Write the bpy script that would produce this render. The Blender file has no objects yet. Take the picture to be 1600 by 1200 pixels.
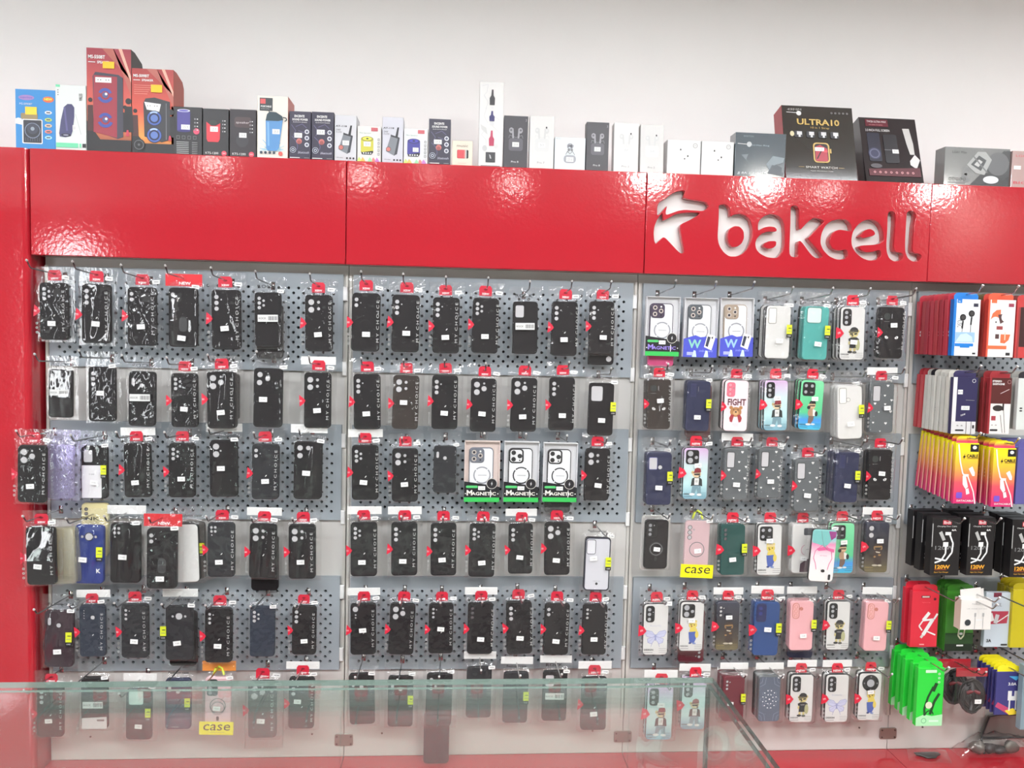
import bpy, bmesh, math, random
from mathutils import Matrix, Vector, Euler, noise
R = random.Random(7)
sc = bpy.context.scene
COL = sc.collection
SRGB = lambda c: c/12.92 if c <= .04045 else ((c+.055)/1.055)**2.4
def rgb(r, g, b): return (SRGB(r/255), SRGB(g/255), SRGB(b/255), 1)

# ------------------------------------------------------------------ camera
CAM = Vector((1.2427, -2.4065, 1.3454)); FPX = 1200.0
YAW, PIT, ROL = .0694, -.0595, -.024
_f = Vector((math.sin(YAW)*math.cos(PIT), math.cos(YAW)*math.cos(PIT), math.sin(PIT)))
_r = Vector((math.cos(YAW), -math.sin(YAW), 0)); _d = _f.cross(_r)
CR = _r*math.cos(ROL)+_d*math.sin(ROL); CD = -_r*math.sin(ROL)+_d*math.cos(ROL)
def at(u, v, Y):                       # the place on the plane y=Y that the photograph shows at pixel u, v
    d = CR*((u-800)/FPX)+CD*((v-600)/FPX)+_f
    return CAM+d*((Y-CAM.y)/d.y)
def atz(u, v, Z):
    d = CR*((u-800)/FPX)+CD*((v-600)/FPX)+_f
    return CAM+d*((Z-CAM.z)/d.z)
cd = bpy.data.cameras.new('camera'); cd.sensor_width = 36; cd.lens = FPX/1600*36; cd.clip_start = .02
co = bpy.data.objects.new('camera', cd); COL.objects.link(co)
m = Matrix((CR, -CD, -_f)).transposed().to_4x4(); m.translation = CAM; co.matrix_world = m
sc.camera = co
# ------------------------------------------------------------------ light
sc.view_settings.view_transform = 'Standard'; sc.view_settings.look = 'None'
sc.view_settings.gamma = 1; sc.view_settings.use_curve_mapping = False
sc.view_settings.exposure = EXPOSURE = 0.53
sc.cycles.transparent_max_bounces = 24; sc.cycles.sample_clamp_indirect = 3; sc.cycles.max_bounces = 8
WORLD = 12
LAMP_DIM, LAMP_BRIGHT, FILL_L, WASH_L = 36, 330, 31, 29
w = bpy.data.worlds.new('daylight'); sc.world = w; w.use_nodes = True
w.node_tree.nodes['Background'].inputs[0].default_value = (.96, .98, 1, 1)
w.node_tree.nodes['Background'].inputs[1].default_value = WORLD

# ------------------------------------------------------------------ materials
_mats = {}
def mat(c, rough=.5, metal=0, spec=.5, emit=0, coat=0, bump=None, vary=.0):
    key = (c, rough, metal, spec, emit, coat, bump, vary)
    if key in _mats: return _mats[key]
    M = bpy.data.materials.new('m%d' % len(_mats)); M.use_nodes = True; nt = M.node_tree; b = nt.nodes['Principled BSDF']
    col = rgb(*c)
    b.inputs['Base Color'].default_value = col; b.inputs['Roughness'].default_value = rough
    b.inputs['Metallic'].default_value = metal; b.inputs['Specular IOR Level'].default_value = spec
    b.inputs['Coat Weight'].default_value = coat; b.inputs['Coat Roughness'].default_value = .05
    if emit: b.inputs['Emission Color'].default_value = col; b.inputs['Emission Strength'].default_value = emit
    if bump or vary:
        tc = nt.nodes.new('ShaderNodeTexCoord')
        n = nt.nodes.new('ShaderNodeTexNoise'); n.inputs['Scale'].default_value = bump[0] if bump else 12
        nt.links.new(tc.outputs['Object'], n.inputs['Vector'])
        if bump:
            bp = nt.nodes.new('ShaderNodeBump'); bp.inputs['Strength'].default_value = bump[1]; bp.inputs['Distance'].default_value = bump[2]
            nt.links.new(n.outputs['Fac'], bp.inputs['Height']); nt.links.new(bp.outputs['Normal'], b.inputs['Normal'])
            if coat: nt.links.new(bp.outputs['Normal'], b.inputs['Coat Normal'])
        if vary:
            mx = nt.nodes.new('ShaderNodeMix'); mx.data_type = 'RGBA'
            mx.inputs['A'].default_value = tuple(x*(1-vary) for x in col[:3])+(1,); mx.inputs['B'].default_value = tuple(min(1, x*(1+vary)) for x in col[:3])+(1,)
            nt.links.new(n.outputs['Fac'], mx.inputs['Factor']); nt.links.new(mx.outputs['Result'], b.inputs['Base Color'])
    _mats[key] = M; return M
def ramp(stops, axis='Z', rough=.4, key=None):          # a printed colour gradient along the object's own height
    k = ('ramp', tuple(stops), axis, rough)
    if k in _mats: return _mats[k]
    M = bpy.data.materials.new('gradient_print'); M.use_nodes = True; nt = M.node_tree; b = nt.nodes['Principled BSDF']
    tc = nt.nodes.new('ShaderNodeTexCoord'); sp = nt.nodes.new('ShaderNodeSeparateXYZ'); cr = nt.nodes.new('ShaderNodeValToRGB')
    nt.links.new(tc.outputs['Generated'], sp.inputs[0]); nt.links.new(sp.outputs[axis], cr.inputs[0]); nt.links.new(cr.outputs[0], b.inputs['Base Color'])
    e = cr.color_ramp.elements
    while len(e) < len(stops): e.new(.5)
    for i, (p, c) in enumerate(stops): e[i].position = p; e[i].color = rgb(*c)
    b.inputs['Roughness'].default_value = rough
    _mats[k] = M; return M
def film(name, tint=(1, 1, 1), base=.02, rough=.09, bump=.26, scale=30, haze=.012):   # crinkled clear plastic
    M = bpy.data.materials.new(name); M.use_nodes = True; nt = M.node_tree; nt.nodes.clear(); N = nt.nodes.new; L = nt.links.new
    out = N('ShaderNodeOutputMaterial'); tr = N('ShaderNodeBsdfTransparent'); tr.inputs[0].default_value = (*tint, 1)
    gl = N('ShaderNodeBsdfGlossy'); gl.inputs['Roughness'].default_value = rough
    df = N('ShaderNodeBsdfDiffuse'); df.inputs[0].default_value = (.9, .9, .9, 1)
    fr = N('ShaderNodeFresnel'); ge = N('ShaderNodeNewGeometry'); io = N('ShaderNodeMapRange'); io.inputs[3].default_value = 1.5; io.inputs[4].default_value = 1/1.5; L(ge.outputs['Backfacing'], io.inputs[0]); L(io.outputs[0], fr.inputs[0])
    ad = N('ShaderNodeMath'); ad.inputs[1].default_value = base; ad.use_clamp = True
    mx = N('ShaderNodeMixShader'); m2 = N('ShaderNodeMixShader'); m2.inputs[0].default_value = haze
    tc = N('ShaderNodeTexCoord'); ns = N('ShaderNodeTexNoise'); ns.noise_dimensions = '4D'; ns.inputs['Scale'].default_value = scale; ns.inputs['Detail'].default_value = 1.5
    ns.inputs['Distortion'].default_value = 1.2
    mp = N('ShaderNodeMapping'); mp.inputs['Scale'].default_value = (1.3, 1, .55)
    oi = N('ShaderNodeObjectInfo'); mu = N('ShaderNodeMath'); mu.operation = 'MULTIPLY'; mu.inputs[1].default_value = 40
    bp = N('ShaderNodeBump'); bp.inputs['Strength'].default_value = bump; bp.inputs['Distance'].default_value = .004
    L(tc.outputs['Object'], mp.inputs[0]); L(mp.outputs[0], ns.inputs['Vector']); L(oi.outputs['Random'], mu.inputs[0]); L(mu.outputs[0], ns.inputs['W'])
    L(ns.outputs['Fac'], bp.inputs['Height']); L(bp.outputs[0], gl.inputs['Normal']); L(bp.outputs[0], fr.inputs['Normal'])
    L(fr.outputs[0], ad.inputs[0]); L(ad.outputs[0], mx.inputs[0]); L(tr.outputs[0], m2.inputs[1]); L(df.outputs[0], m2.inputs[2])
    L(m2.outputs[0], mx.inputs[1]); L(gl.outputs[0], mx.inputs[2]); L(mx.outputs[0], out.inputs[0])
    return M
FILM = film('clear_film'); FILM_SMOOTH = film('clear_box_plastic', base=.02, rough=.03, bump=.06, scale=14, haze=.02)
FILM_SLACK = film('slack_film', base=.03, rough=.06, bump=.05, scale=22, haze=.012)
FILM_PINK = film('iridescent_film', tint=(.86, .82, .95), base=.05, haze=.06)
def glass():
    M = bpy.data.materials.new('counter_glass'); M.use_nodes = True; nt = M.node_tree; nt.nodes.clear(); N = nt.nodes.new; L = nt.links.new
    out = N('ShaderNodeOutputMaterial'); tr = N('ShaderNodeBsdfTransparent'); tr.inputs[0].default_value = (.93, .97, .95, 1)
    gl = N('ShaderNodeBsdfGlossy'); gl.inputs['Roughness'].default_value = 0
    fr = N('ShaderNodeFresnel'); ge = N('ShaderNodeNewGeometry'); io = N('ShaderNodeMapRange'); io.inputs[3].default_value = 1.52; io.inputs[4].default_value = 1/1.52; L(ge.outputs['Backfacing'], io.inputs[0]); L(io.outputs[0], fr.inputs[0]); mx = N('ShaderNodeMixShader')
    df = N('ShaderNodeBsdfDiffuse'); df.inputs[0].default_value = (.8, .88, .85, 1); m2 = N('ShaderNodeMixShader'); m2.inputs[0].default_value = .04
    tc = N('ShaderNodeTexCoord'); ns = N('ShaderNodeTexNoise'); ns.inputs['Scale'].default_value = 5; L(tc.outputs['Object'], ns.inputs['Vector'])
    mr = N('ShaderNodeMapRange'); mr.inputs[3].default_value = .004; mr.inputs[4].default_value = .03; L(ns.outputs[0], mr.inputs[0]); L(mr.outputs[0], m2.inputs[0])
    L(tr.outputs[0], m2.inputs[1]); L(df.outputs[0], m2.inputs[2])
    L(fr.outputs[0], mx.inputs[0]); L(m2.outputs[0], mx.inputs[1]); L(gl.outputs[0], mx.inputs[2]); L(mx.outputs[0], out.inputs[0])
    return M
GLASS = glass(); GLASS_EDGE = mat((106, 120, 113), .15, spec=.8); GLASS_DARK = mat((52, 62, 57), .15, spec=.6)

# ------------------------------------------------------------------ mesh helpers
_txt = {}
def text_shape(s, bold=0):
    k = (s, bold)
    if k not in _txt:
        c = bpy.data.curves.new('t', 'FONT'); c.body = s; c.size = 1; c.resolution_u = 2; c.offset = bold
        o = bpy.data.objects.new('t', c); COL.objects.link(o)
        me = bpy.data.meshes.new_from_object(o.evaluated_get(bpy.context.evaluated_depsgraph_get()))
        vs = [(v.co.x, v.co.y) for v in me.vertices]; fs = [tuple(p.vertices) for p in me.polygons]
        bpy.data.objects.remove(o); bpy.data.curves.remove(c); bpy.data.meshes.remove(me)
        x0 = min(v[0] for v in vs); x1 = max(v[0] for v in vs); y0 = min(v[1] for v in vs); y1 = max(v[1] for v in vs)
        _txt[k] = ([(x-x0, y-y0) for x, y in vs], fs, x1-x0, y1-y0)
    return _txt[k]
class MB:
    def __init__(s): s.v = []; s.f = []; s.m = []; s.mats = []
    def mi(s, M):
        if M not in s.mats: s.mats.append(M)
        return s.mats.index(M)
    def add(s, vs, fs, M):
        b = len(s.v); s.v += [tuple(v) for v in vs]; i = s.mi(M)
        for f in fs: s.f.append(tuple(b+k for k in f)); s.m.append(i)
        return s
    def box(s, x0, x1, y0, y1, z0, z1, M):
        vs = [(x, y, z) for x in (x0, x1) for y in (y0, y1) for z in (z0, z1)]
        return s.add(vs, [(0, 1, 3, 2), (4, 6, 7, 5), (0, 4, 5, 1), (2, 3, 7, 6), (0, 2, 6, 4), (1, 5, 7, 3)], M)
    def bbox(s, x0, x1, y0, y1, z0, z1, M, b=.003):             # a box with bevelled front edges
        vs = [(x0, y1, z0), (x1, y1, z0), (x1, y1, z1), (x0, y1, z1), (x0, y0+b, z0), (x1, y0+b, z0), (x1, y0+b, z1), (x0, y0+b, z1),
              (x0+b, y0, z0+b), (x1-b, y0, z0+b), (x1-b, y0, z1-b), (x0+b, y0, z1-b)]
        return s.add(vs, [(3, 2, 1, 0), (0, 1, 5, 4), (1, 2, 6, 5), (2, 3, 7, 6), (3, 0, 4, 7), (4, 5, 9, 8), (5, 6, 10, 9), (6, 7, 11, 10), (7, 4, 8, 11), (8, 9, 10, 11)], M)
    def flat(s, poly, y, M): return s.add([(x, y, z) for x, z in poly], [tuple(range(len(poly)))], M)
    def rect(s, x0, x1, z0, z1, y, M): return s.flat([(x0, z0), (x1, z0), (x1, z1), (x0, z1)], y, M)
    def ell(s, cx, cz, rx, rz, y, M, n=14, a0=0, a1=360):
        full = a1-a0 >= 360; k = n if full else n+1
        p = [(cx+rx*math.cos(math.radians(a0+(a1-a0)*i/n)), cz+rz*math.sin(math.radians(a0+(a1-a0)*i/n))) for i in range(k)]
        return s.flat(p, y, M)
    def ring(s, cx, cz, r0, r1, y, M, n=18, a0=0, a1=360):
        for i in range(n):
            a = [math.radians(a0+(a1-a0)*(i+j)/n) for j in (0, 1)]
            s.flat([(cx+r0*math.cos(a[0]), cz+r0*math.sin(a[0])), (cx+r1*math.cos(a[0]), cz+r1*math.sin(a[0])), (cx+r1*math.cos(a[1]), cz+r1*math.sin(a[1])), (cx+r0*math.cos(a[1]), cz+r0*math.sin(a[1]))], y, M)
        return s
    def line(s, pts, w, y, M):
        for (x0, z0), (x1, z1) in zip(pts, pts[1:]):
            l = math.hypot(x1-x0, z1-z0) or 1; nx, nz = -(z1-z0)/l*w/2, (x1-x0)/l*w/2
            s.flat([(x0-nx, z0-nz), (x1-nx, z1-nz), (x1+nx, z1+nz), (x0+nx, z0+nz)], y, M)
        return s
    def prism(s, poly, y0, y1, M, bev=0):                        # front at y0
        n = len(poly)
        if bev:
            cx = sum(p[0] for p in poly)/n; cz = sum(p[1] for p in poly)/n
            def ins(p):
                dx, dz = cx-p[0], cz-p[1]; l = math.hypot(dx, dz); return (p[0]+dx/l*bev*1.3, p[1]+dz/l*bev*1.3)
            rings = [([ins(p) for p in poly], y0), (poly, y0+bev), (poly, y1)]
        else: rings = [(poly, y0), (poly, y1)]
        vs = [(x, y, z) for pl, y in rings for x, z in pl]; fs = [tuple(range(n)), tuple(reversed(range((len(rings)-1)*n, len(rings)*n)))]
        for k in range(len(rings)-1):
            for i in range(n): j = (i+1) % n; fs.append((k*n+i, (k+1)*n+i, (k+1)*n+j, k*n+j))
        return s.add(vs, fs, M)
    def tube(s, pts, r, M, n=6):
        rings = []
        for i, p in enumerate(pts):
            p = Vector(p); t = (Vector(pts[min(i+1, len(pts)-1)])-Vector(pts[max(i-1, 0)])).normalized()
            a = t.cross(Vector((1, 0, 0)) if abs(t.x) < .8 else Vector((0, 0, 1))).normalized(); b = t.cross(a)
            rings += [p+(a*math.cos(2*math.pi*k/n)+b*math.sin(2*math.pi*k/n))*r for k in range(n)]
        fs = [(i*n+k, (i+1)*n+k, (i+1)*n+(k+1) % n, i*n+(k+1) % n) for i in range(len(pts)-1) for k in range(n)]
        fs += [tuple(range(n)), tuple(range((len(pts)-1)*n, len(pts)*n))]
        return s.add(rings, fs, M)
    def text(s, t, x, z, h, y, M, w=None, al='c', rot=0, bold=.0, slant=0):   # h: height of the letters; w: width to fit
        vs, fs, tw, th = text_shape(t, bold); k = h/th; kx = (w/tw) if w else k
        ox = {'c': -tw*kx/2, 'l': 0, 'r': -tw*kx}[al]; ca, sa = math.cos(math.radians(rot)), math.sin(math.radians(rot))
        out = []
        for a, b in vs:
            a2 = a*kx+ox+slant*b*k; b2 = b*k-h/2
            out.append((x+a2*ca-b2*sa, y, z+a2*sa+b2*ca))
        return s.add(out, fs, M)
    def mesh(s, name, smooth=False):
        me = bpy.data.meshes.new(name); me.from_pydata(s.v, [], s.f)
        for M in s.mats: me.materials.append(M)
        me.polygons.foreach_set('material_index', s.m)
        if smooth: me.polygons.foreach_set('use_smooth', [True]*len(s.f))
        me.update(); return me
    def build(s, name, parent=None, loc=None, smooth=False, rot=None): return ob(name, s.mesh(name, smooth), parent, loc, rot)
def ob(name, me, parent=None, loc=None, rot=None, scale=None):
    o = bpy.data.objects.new(name, me); COL.objects.link(o)
    if parent: o.parent = parent
    if loc is not None: o.location = loc
    if rot is not None: o.rotation_euler = rot
    if scale is not None: o.scale = scale if hasattr(scale, '__len__') else (scale,)*3
    return o
def tag(o, label, cat, group=None):
    o['label'] = label; o['category'] = cat
    if group: o['group'] = group
    return o
def thing(name, label, cat, loc=(0, 0, 0), group=None, rot=None, scale=None): return tag(ob(name, None, None, loc, rot, scale), label, cat, group)
def struct(o): o['kind'] = 'structure'; return o
def rrect(x0, x1, z0, z1, r, n=4):
    p = []
    for cx, cz, a in ((x1-r, z0+r, -90), (x1-r, z1-r, 0), (x0+r, z1-r, 90), (x0+r, z0+r, 180)):
        for i in range(n+1): t = math.radians(a+90*i/n); p.append((cx+r*math.cos(t), cz+r*math.sin(t)))
    return p
def chaikin(p, n=2):
    for _ in range(n):
        q = []
        for i in range(len(p)):
            a, b = p[i], p[(i+1) % len(p)]
            q += [(a[0]*.8+b[0]*.2, a[1]*.8+b[1]*.2), (a[0]*.2+b[0]*.8, a[1]*.2+b[1]*.8)]
        p = q
    return p

WHITE = mat((232, 232, 230), .45); BLACK = mat((22, 21, 23), .45); INK = mat((45, 43, 45), .6); GREYINK = mat((120, 120, 122), .6)
RED = mat((222, 38, 62), .4); YEL = mat((238, 226, 40), .45); YTAG = mat((250, 190, 40), .5); CHROME = mat((190, 190, 190), .22, 1)
SILVER = mat((205, 206, 208), .3, .3)

# ------------------------------------------------------------------ the room
FL = -.12
wallm = mat((244, 243, 240), .6, vary=.012)
struct(MB().box(-4.3, 5.2, .2, .3, FL, 2.7, wallm).build('wall_back'))
fwall = mat((128, 122, 118), .7, vary=.02)                  # shop front: dark wall with a glazed opening at its left end
struct(MB().box(-4.3, -4.2, -6.2, .3, FL, 2.7, fwall).build('wall_left'))
struct(MB().box(5.2, 5.3, -6.2, .3, FL, 2.7, fwall).build('wall_right'))
struct(MB().box(-4.3, 5.3, -6.2, .3, 2.6, 2.7, mat((238, 238, 236), .8)).build('ceiling'))
struct(MB().box(-2.6, 5.3, -6.3, -6.2, FL, 2.7, fwall).box(-4.3, -3.12, -6.3, -6.2, FL, 2.7, fwall).box(-3.12, -2.6, -6.3, -6.2, 2.3, 2.7, fwall).build('wall_front'))
wf = MB()
for x in (-3.12, -2.63): wf.box(x, x+.03, -6.28, -6.22, FL, 2.3, mat((60, 60, 62), .4))
wf.box(-3.12, -2.6, -6.28, -6.22, 2.25, 2.3, mat((60, 60, 62), .4)).box(-3.12, -2.6, -6.28, -6.22, FL, FL+.06, mat((60, 60, 62), .4))
struct(wf.build('window_1'))
fl = struct(MB().box(-4.3, 5.3, -6.3, .3, FL-.02, FL-.002, mat((120, 116, 110), .6)).build('floor'))
fm = MB().box(-.296, .296, -.296, .296, -.002, .0, mat((150, 146, 140), .25, vary=.06)).mesh('tile')
for i in range(16):
    for j in range(11): ob('tile', fm, fl, (-3.9+i*.6, -5.9+j*.6-.1, FL))
for i, x in enumerate((-1.6, -.3, 1.0, 2.2)):  # unseen fill panels, added to brighten the display wall
    t = thing('added_fill_panel', '%s from the left of the square fill panels added above the counter' % ['first', 'second', 'third', 'fourth', 'fifth', 'sixth'][i], 'lamp', (x, -2.45, 2.6), 'added square fill panels')
    MB().box(-.28, .28, -.28, .28, -.012, -.008, mat((247, 250, 255), .5, emit=FILL_L)).build('diffuser', t)
    MB().box(-.3, .3, -.3, -.281, -.016, 0, WHITE).box(-.3, .3, .281, .3, -.016, 0, WHITE).box(-.3, -.281, -.281, .281, -.016, 0, WHITE).box(.281, .3, -.281, .281, -.016, 0, WHITE).build('frame', t)
for i, x in enumerate((-1.0, .4, 1.8, 3.2, 4.5)):  # unseen wash strips, added to brighten the white wall above the fascia
    t = thing('added_wash_strip', '%s from the left of the slim wall-wash strips added near the display wall' % ['first', 'second', 'third', 'fourth', 'fifth'][i], 'lamp', (x, -.95, 2.6), 'added wall-wash strips')
    MB().box(-.55, .55, -.03, .03, -.032, -.028, mat((247, 250, 255), .5, emit=WASH_L*(1.5 if x > 3 else 1.1 if x > 1 else 1))).build('diffuser', t)
    MB().box(-.57, .57, -.04, .04, -.0275, 0, WHITE).build('housing', t)
# ceiling lamps: round recessed downlights in a row behind the counter
for i, (x, y, b) in enumerate([(-.62, -3.7, 0), (.45, -3.9, 0), (.98, -3.8, -1), (1.65, -4.0, 0), (2.66, -3.55, 1), (3.55, -3.6, 1), (4.15, -3.8, 0), (4.95, -3.62, 1)]):
    t = thing('ceiling_lamp', 'round white ceiling downlight, %s from the left in its row' % ['first', 'second', 'third, smallest,', 'fourth', 'fifth', 'sixth', 'seventh', 'eighth'][i], 'lamp', (x, y, 2.6), 'ceiling downlights in a row')
    r = .1 if b >= 0 else .05
    E = mat((255, 252, 246), .5, emit=LAMP_BRIGHT if b > 0 else LAMP_DIM)
    q = [(r*math.cos(a*math.pi/12), r*math.sin(a*math.pi/12)) for a in range(24)]
    MB().add([(x, y, -.012) for x, y in q], [tuple(reversed(range(24)))], E).build('diffuser', t)
    g = MB(); k = r+.018
    vs = [(x*s, y*s, z) for s, z in ((1, -.010), (1, -.016), (k/r, -.014), (k/r, 0)) for x, y in q]
    g.add(vs, [(a*24+i2, a*24+(i2+1) % 24, (a+1)*24+(i2+1) % 24, (a+1)*24+i2) for a in range(3) for i2 in range(24)], WHITE).build('rim', t)

# ------------------------------------------------------------------ the display wall
UW = .9; DF = -.077; ZT = 1.857; ZB = 1.553
REDP = mat((180, 36, 48), .09, spec=.6, coat=.4, bump=(95, .06, .004))
PANEL = mat((208, 206, 202), .5, vary=.02); PEG = mat((156, 164, 170), .45, spec=.4); UPR = mat((206, 203, 196), .4)
def peg_mesh(w, h):
    g = MB(); cx, cz, r, t = .015, .03, .0047, .012
    nx = int((w-.03)/cx); x0 = -nx*cx/2; rows = int((h-.055)/cz)
    for i in range(nx):
        zo = -h/2+.0125+(cz/2 if i % 2 else 0)
        for j in range(rows):
            xa, xb, za, zb = x0+i*cx, x0+(i+1)*cx, zo+j*cz, zo+(j+1)*cz; mx, mz = (xa+xb)/2, (za+zb)/2
            B = [(xb, mz), (xb, zb), (mx, zb), (xa, zb), (xa, mz), (xa, za), (mx, za), (xb, za)]
            Cc = [(mx+r*math.cos(k*math.pi/4), mz+r*math.sin(k*math.pi/4)) for k in range(8)]
            vs = [(x, -t, z) for x, z in B]+[(x, -t, z) for x, z in Cc]+[(x, 0, z) for x, z in Cc]
            fs = [(k, (k+1) % 8, 8+(k+1) % 8, 8+k) for k in range(8)]+[(8+k, 8+(k+1) % 8, 16+(k+1) % 8, 16+k) for k in range(8)]
            g.add(vs, fs, PEG)
        za, zb = zo, zo+rows*cz
        g.rect(x0+i*cx, x0+(i+1)*cx, -h/2, za, -t, PEG).rect(x0+i*cx, x0+(i+1)*cx, zb, h/2, -t, PEG)
    for a, b in ((-w/2, x0), (x0+nx*cx, w/2)): g.rect(a, b, -h/2, h/2, -t, PEG)
    for a, b, c, d in ((-w/2, -w/2, -h/2, h/2), (w/2, w/2, -h/2, h/2)): g.add([(a, -t, c), (a, 0, c), (a, 0, d), (a, -t, d)], [(0, 1, 2, 3)], PEG)
    for z in (-h/2, h/2): g.add([(-w/2, -t, z), (w/2, -t, z), (w/2, 0, z), (-w/2, 0, z)], [(0, 1, 2, 3)], PEG)
    g.rect(-w/2+.004, w/2-.004, -h/2+.004, h/2-.004, -.001, BLACK)  # black sheet behind the holes stands in for the shade inside them
    return g.mesh('pegboard')
PH = .298; PW = .868
PM = peg_mesh(PW, PH); PZ = [1.528-PH/2, at(400, 662, -.012).z-PH/2, at(400, 901, -.012).z-PH/2]
hk = MB(); hk.tube([(0, 0, 0), (0, -.03, .001), (0, -.185, .008), (0, -.192, .011), (0, -.205, .026)], .0021, CHROME)
for k in range(3): a = .0019+.0015*(k == 1); hk.tube([(0, -.203-.002*k, .024+.002*k), (0, -.205-.002*k, .026+.002*k)], a, WHITE)
hk.box(-.006, .006, -.003, 0, -.012, .012, CHROME)
HOOK = hk.mesh('hook', True)
hk = MB(); hk.tube([(0, 0, 0), (0, -.03, .001), (0, -.245, .008), (0, -.252, .011), (0, -.268, .028)], .0024, CHROME)
hk.tube([(0, -.266, .026), (0, -.270, .030)], .0036, WHITE); hk.box(-.006, .006, -.003, 0, -.012, .012, CHROME)
HOOKL = hk.mesh('hook', True)
BAY = ['left', 'middle', 'right', 'far right']
units = []
Lg = lambda pts, o: [(o[0]+x/6.6667, o[1]+y/6.6667) for x, y in pts]
A1, A2 = (1000, 280), (1220, 290)
LOGO = [(A1, [(178, 372), (178, 300), (195, 243), (265, 205), (330, 150), (400, 122), (472, 118), (462, 150), (450, 195), (520, 212), (620, 225), (690, 240), (715, 275), (700, 308), (655, 332), (560, 325), (470, 318), (400, 328), (340, 350), (272, 374), (266, 340), (285, 270), (240, 325), (190, 378)]),
 (A1, [(200, 388), (235, 350), (240, 400), (245, 432), (300, 405), (370, 365), (450, 350), (560, 346), (622, 350), (612, 372), (520, 425), (410, 475), (430, 600), (455, 720), (456, 762), (430, 777), (390, 745), (330, 680), (250, 595), (200, 640), (163, 677), (148, 640), (142, 560), (150, 490), (175, 430)]),
 (A1, [(820, 275), (850, 263), (890, 262), (922, 285), (938, 325), (938, 395), (975, 370), (1040, 360), (1100, 380), (1150, 430), (1175, 520), (1165, 620), (1130, 710), (1080, 770), (1010, 805), (930, 805), (870, 760), (825, 690), (808, 610), (818, 450), (822, 340)]),
 (A1, [(930, 520), (980, 487), (1040, 492), (1080, 540), (1085, 610), (1060, 670), (1010, 705), (960, 710), (925, 670), (910, 610), (915, 560)]),
 (A1, [(1228, 525), (1230, 460), (1250, 420), (1300, 380), (1370, 362), (1430, 375), (1480, 415), (1503, 480), (1508, 560), (1505, 680), (1490, 750), (1440, 812), (1400, 822), (1320, 812), (1250, 775), (1210, 730), (1200, 670), (1215, 620), (1260, 570), (1330, 545), (1420, 548), (1425, 520), (1400, 497), (1350, 492), (1290, 502), (1240, 534)]),
 (A1, [(1300, 665), (1340, 645), (1420, 643), (1418, 690), (1390, 715), (1340, 727), (1300, 710), (1288, 690)]),
 (A2, [(102, 240), (115, 213), (150, 208), (180, 225), (190, 260), (188, 480), (260, 400), (310, 355), (345, 337), (400, 345), (458, 370), (400, 430), (305, 530), (275, 548), (440, 735), (415, 757), (360, 755), (310, 715), (210, 575), (180, 580), (178, 742), (150, 748), (105, 738), (88, 700), (100, 400)]),
 (A2, [(738, 478), (690, 470), (610, 457), (550, 480), (510, 540), (505, 600), (540, 660), (600, 680), (690, 663), (700, 745), (640, 770), (580, 770), (500, 735), (440, 670), (412, 600), (420, 510), (460, 420), (520, 370), (600, 350), (680, 355), (720, 390), (735, 430)]),
 (A2, [(1072, 575), (1030, 605), (960, 618), (810, 625), (830, 670), (880, 695), (940, 695), (1030, 668), (1045, 700), (1040, 740), (990, 775), (920, 781), (850, 757), (780, 700), (740, 630), (735, 560), (750, 480), (800, 410), (860, 365), (940, 350), (1010, 380), (1055, 440), (1070, 510)]),
 (A2, [(818, 530), (850, 490), (890, 458), (930, 450), (970, 470), (985, 505), (960, 525), (900, 540), (850, 548)]),
 (A2, [(1112, 285), (1150, 265), (1185, 280), (1195, 330), (1185, 500), (1175, 640), (1190, 690), (1255, 700), (1275, 720), (1270, 760), (1230, 785), (1180, 790), (1130, 760), (1105, 700), (1098, 620), (1110, 450)]),
 (A2, [(1310, 280), (1345, 262), (1385, 270), (1410, 305), (1390, 400), (1375, 600), (1370, 680), (1390, 705), (1440, 710), (1465, 730), (1460, 760), (1420, 792), (1370, 790), (1320, 755), (1295, 690), (1295, 560), (1305, 400)])]
def cut_plate(x0, x1, z0, z1, holes, th, M, name, parent):
    c = bpy.data.curves.new('plate', 'CURVE'); c.dimensions = '2D'; c.fill_mode = 'BOTH'; c.extrude = th/2; c.bevel_depth = .0012; c.bevel_resolution = 1; c.offset = -.0012
    for p in [[(x0, z0), (x1, z0), (x1, z1), (x0, z1)]]+holes:
        s = c.splines.new('POLY'); s.points.add(len(p)-1); s.use_cyclic_u = True
        for k, (x, z) in enumerate(p): s.points[k].co = (x, z, 0, 1)
    o = bpy.data.objects.new('t', c); COL.objects.link(o)
    me = bpy.data.meshes.new_from_object(o.evaluated_get(bpy.context.evaluated_depsgraph_get())); bpy.data.objects.remove(o)
    me.name = name; me.materials.clear(); me.materials.append(M)
    for v in me.vertices: x, y, z = v.co; v.co = (x, -z, y)
    return ob(name, me, parent)
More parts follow.
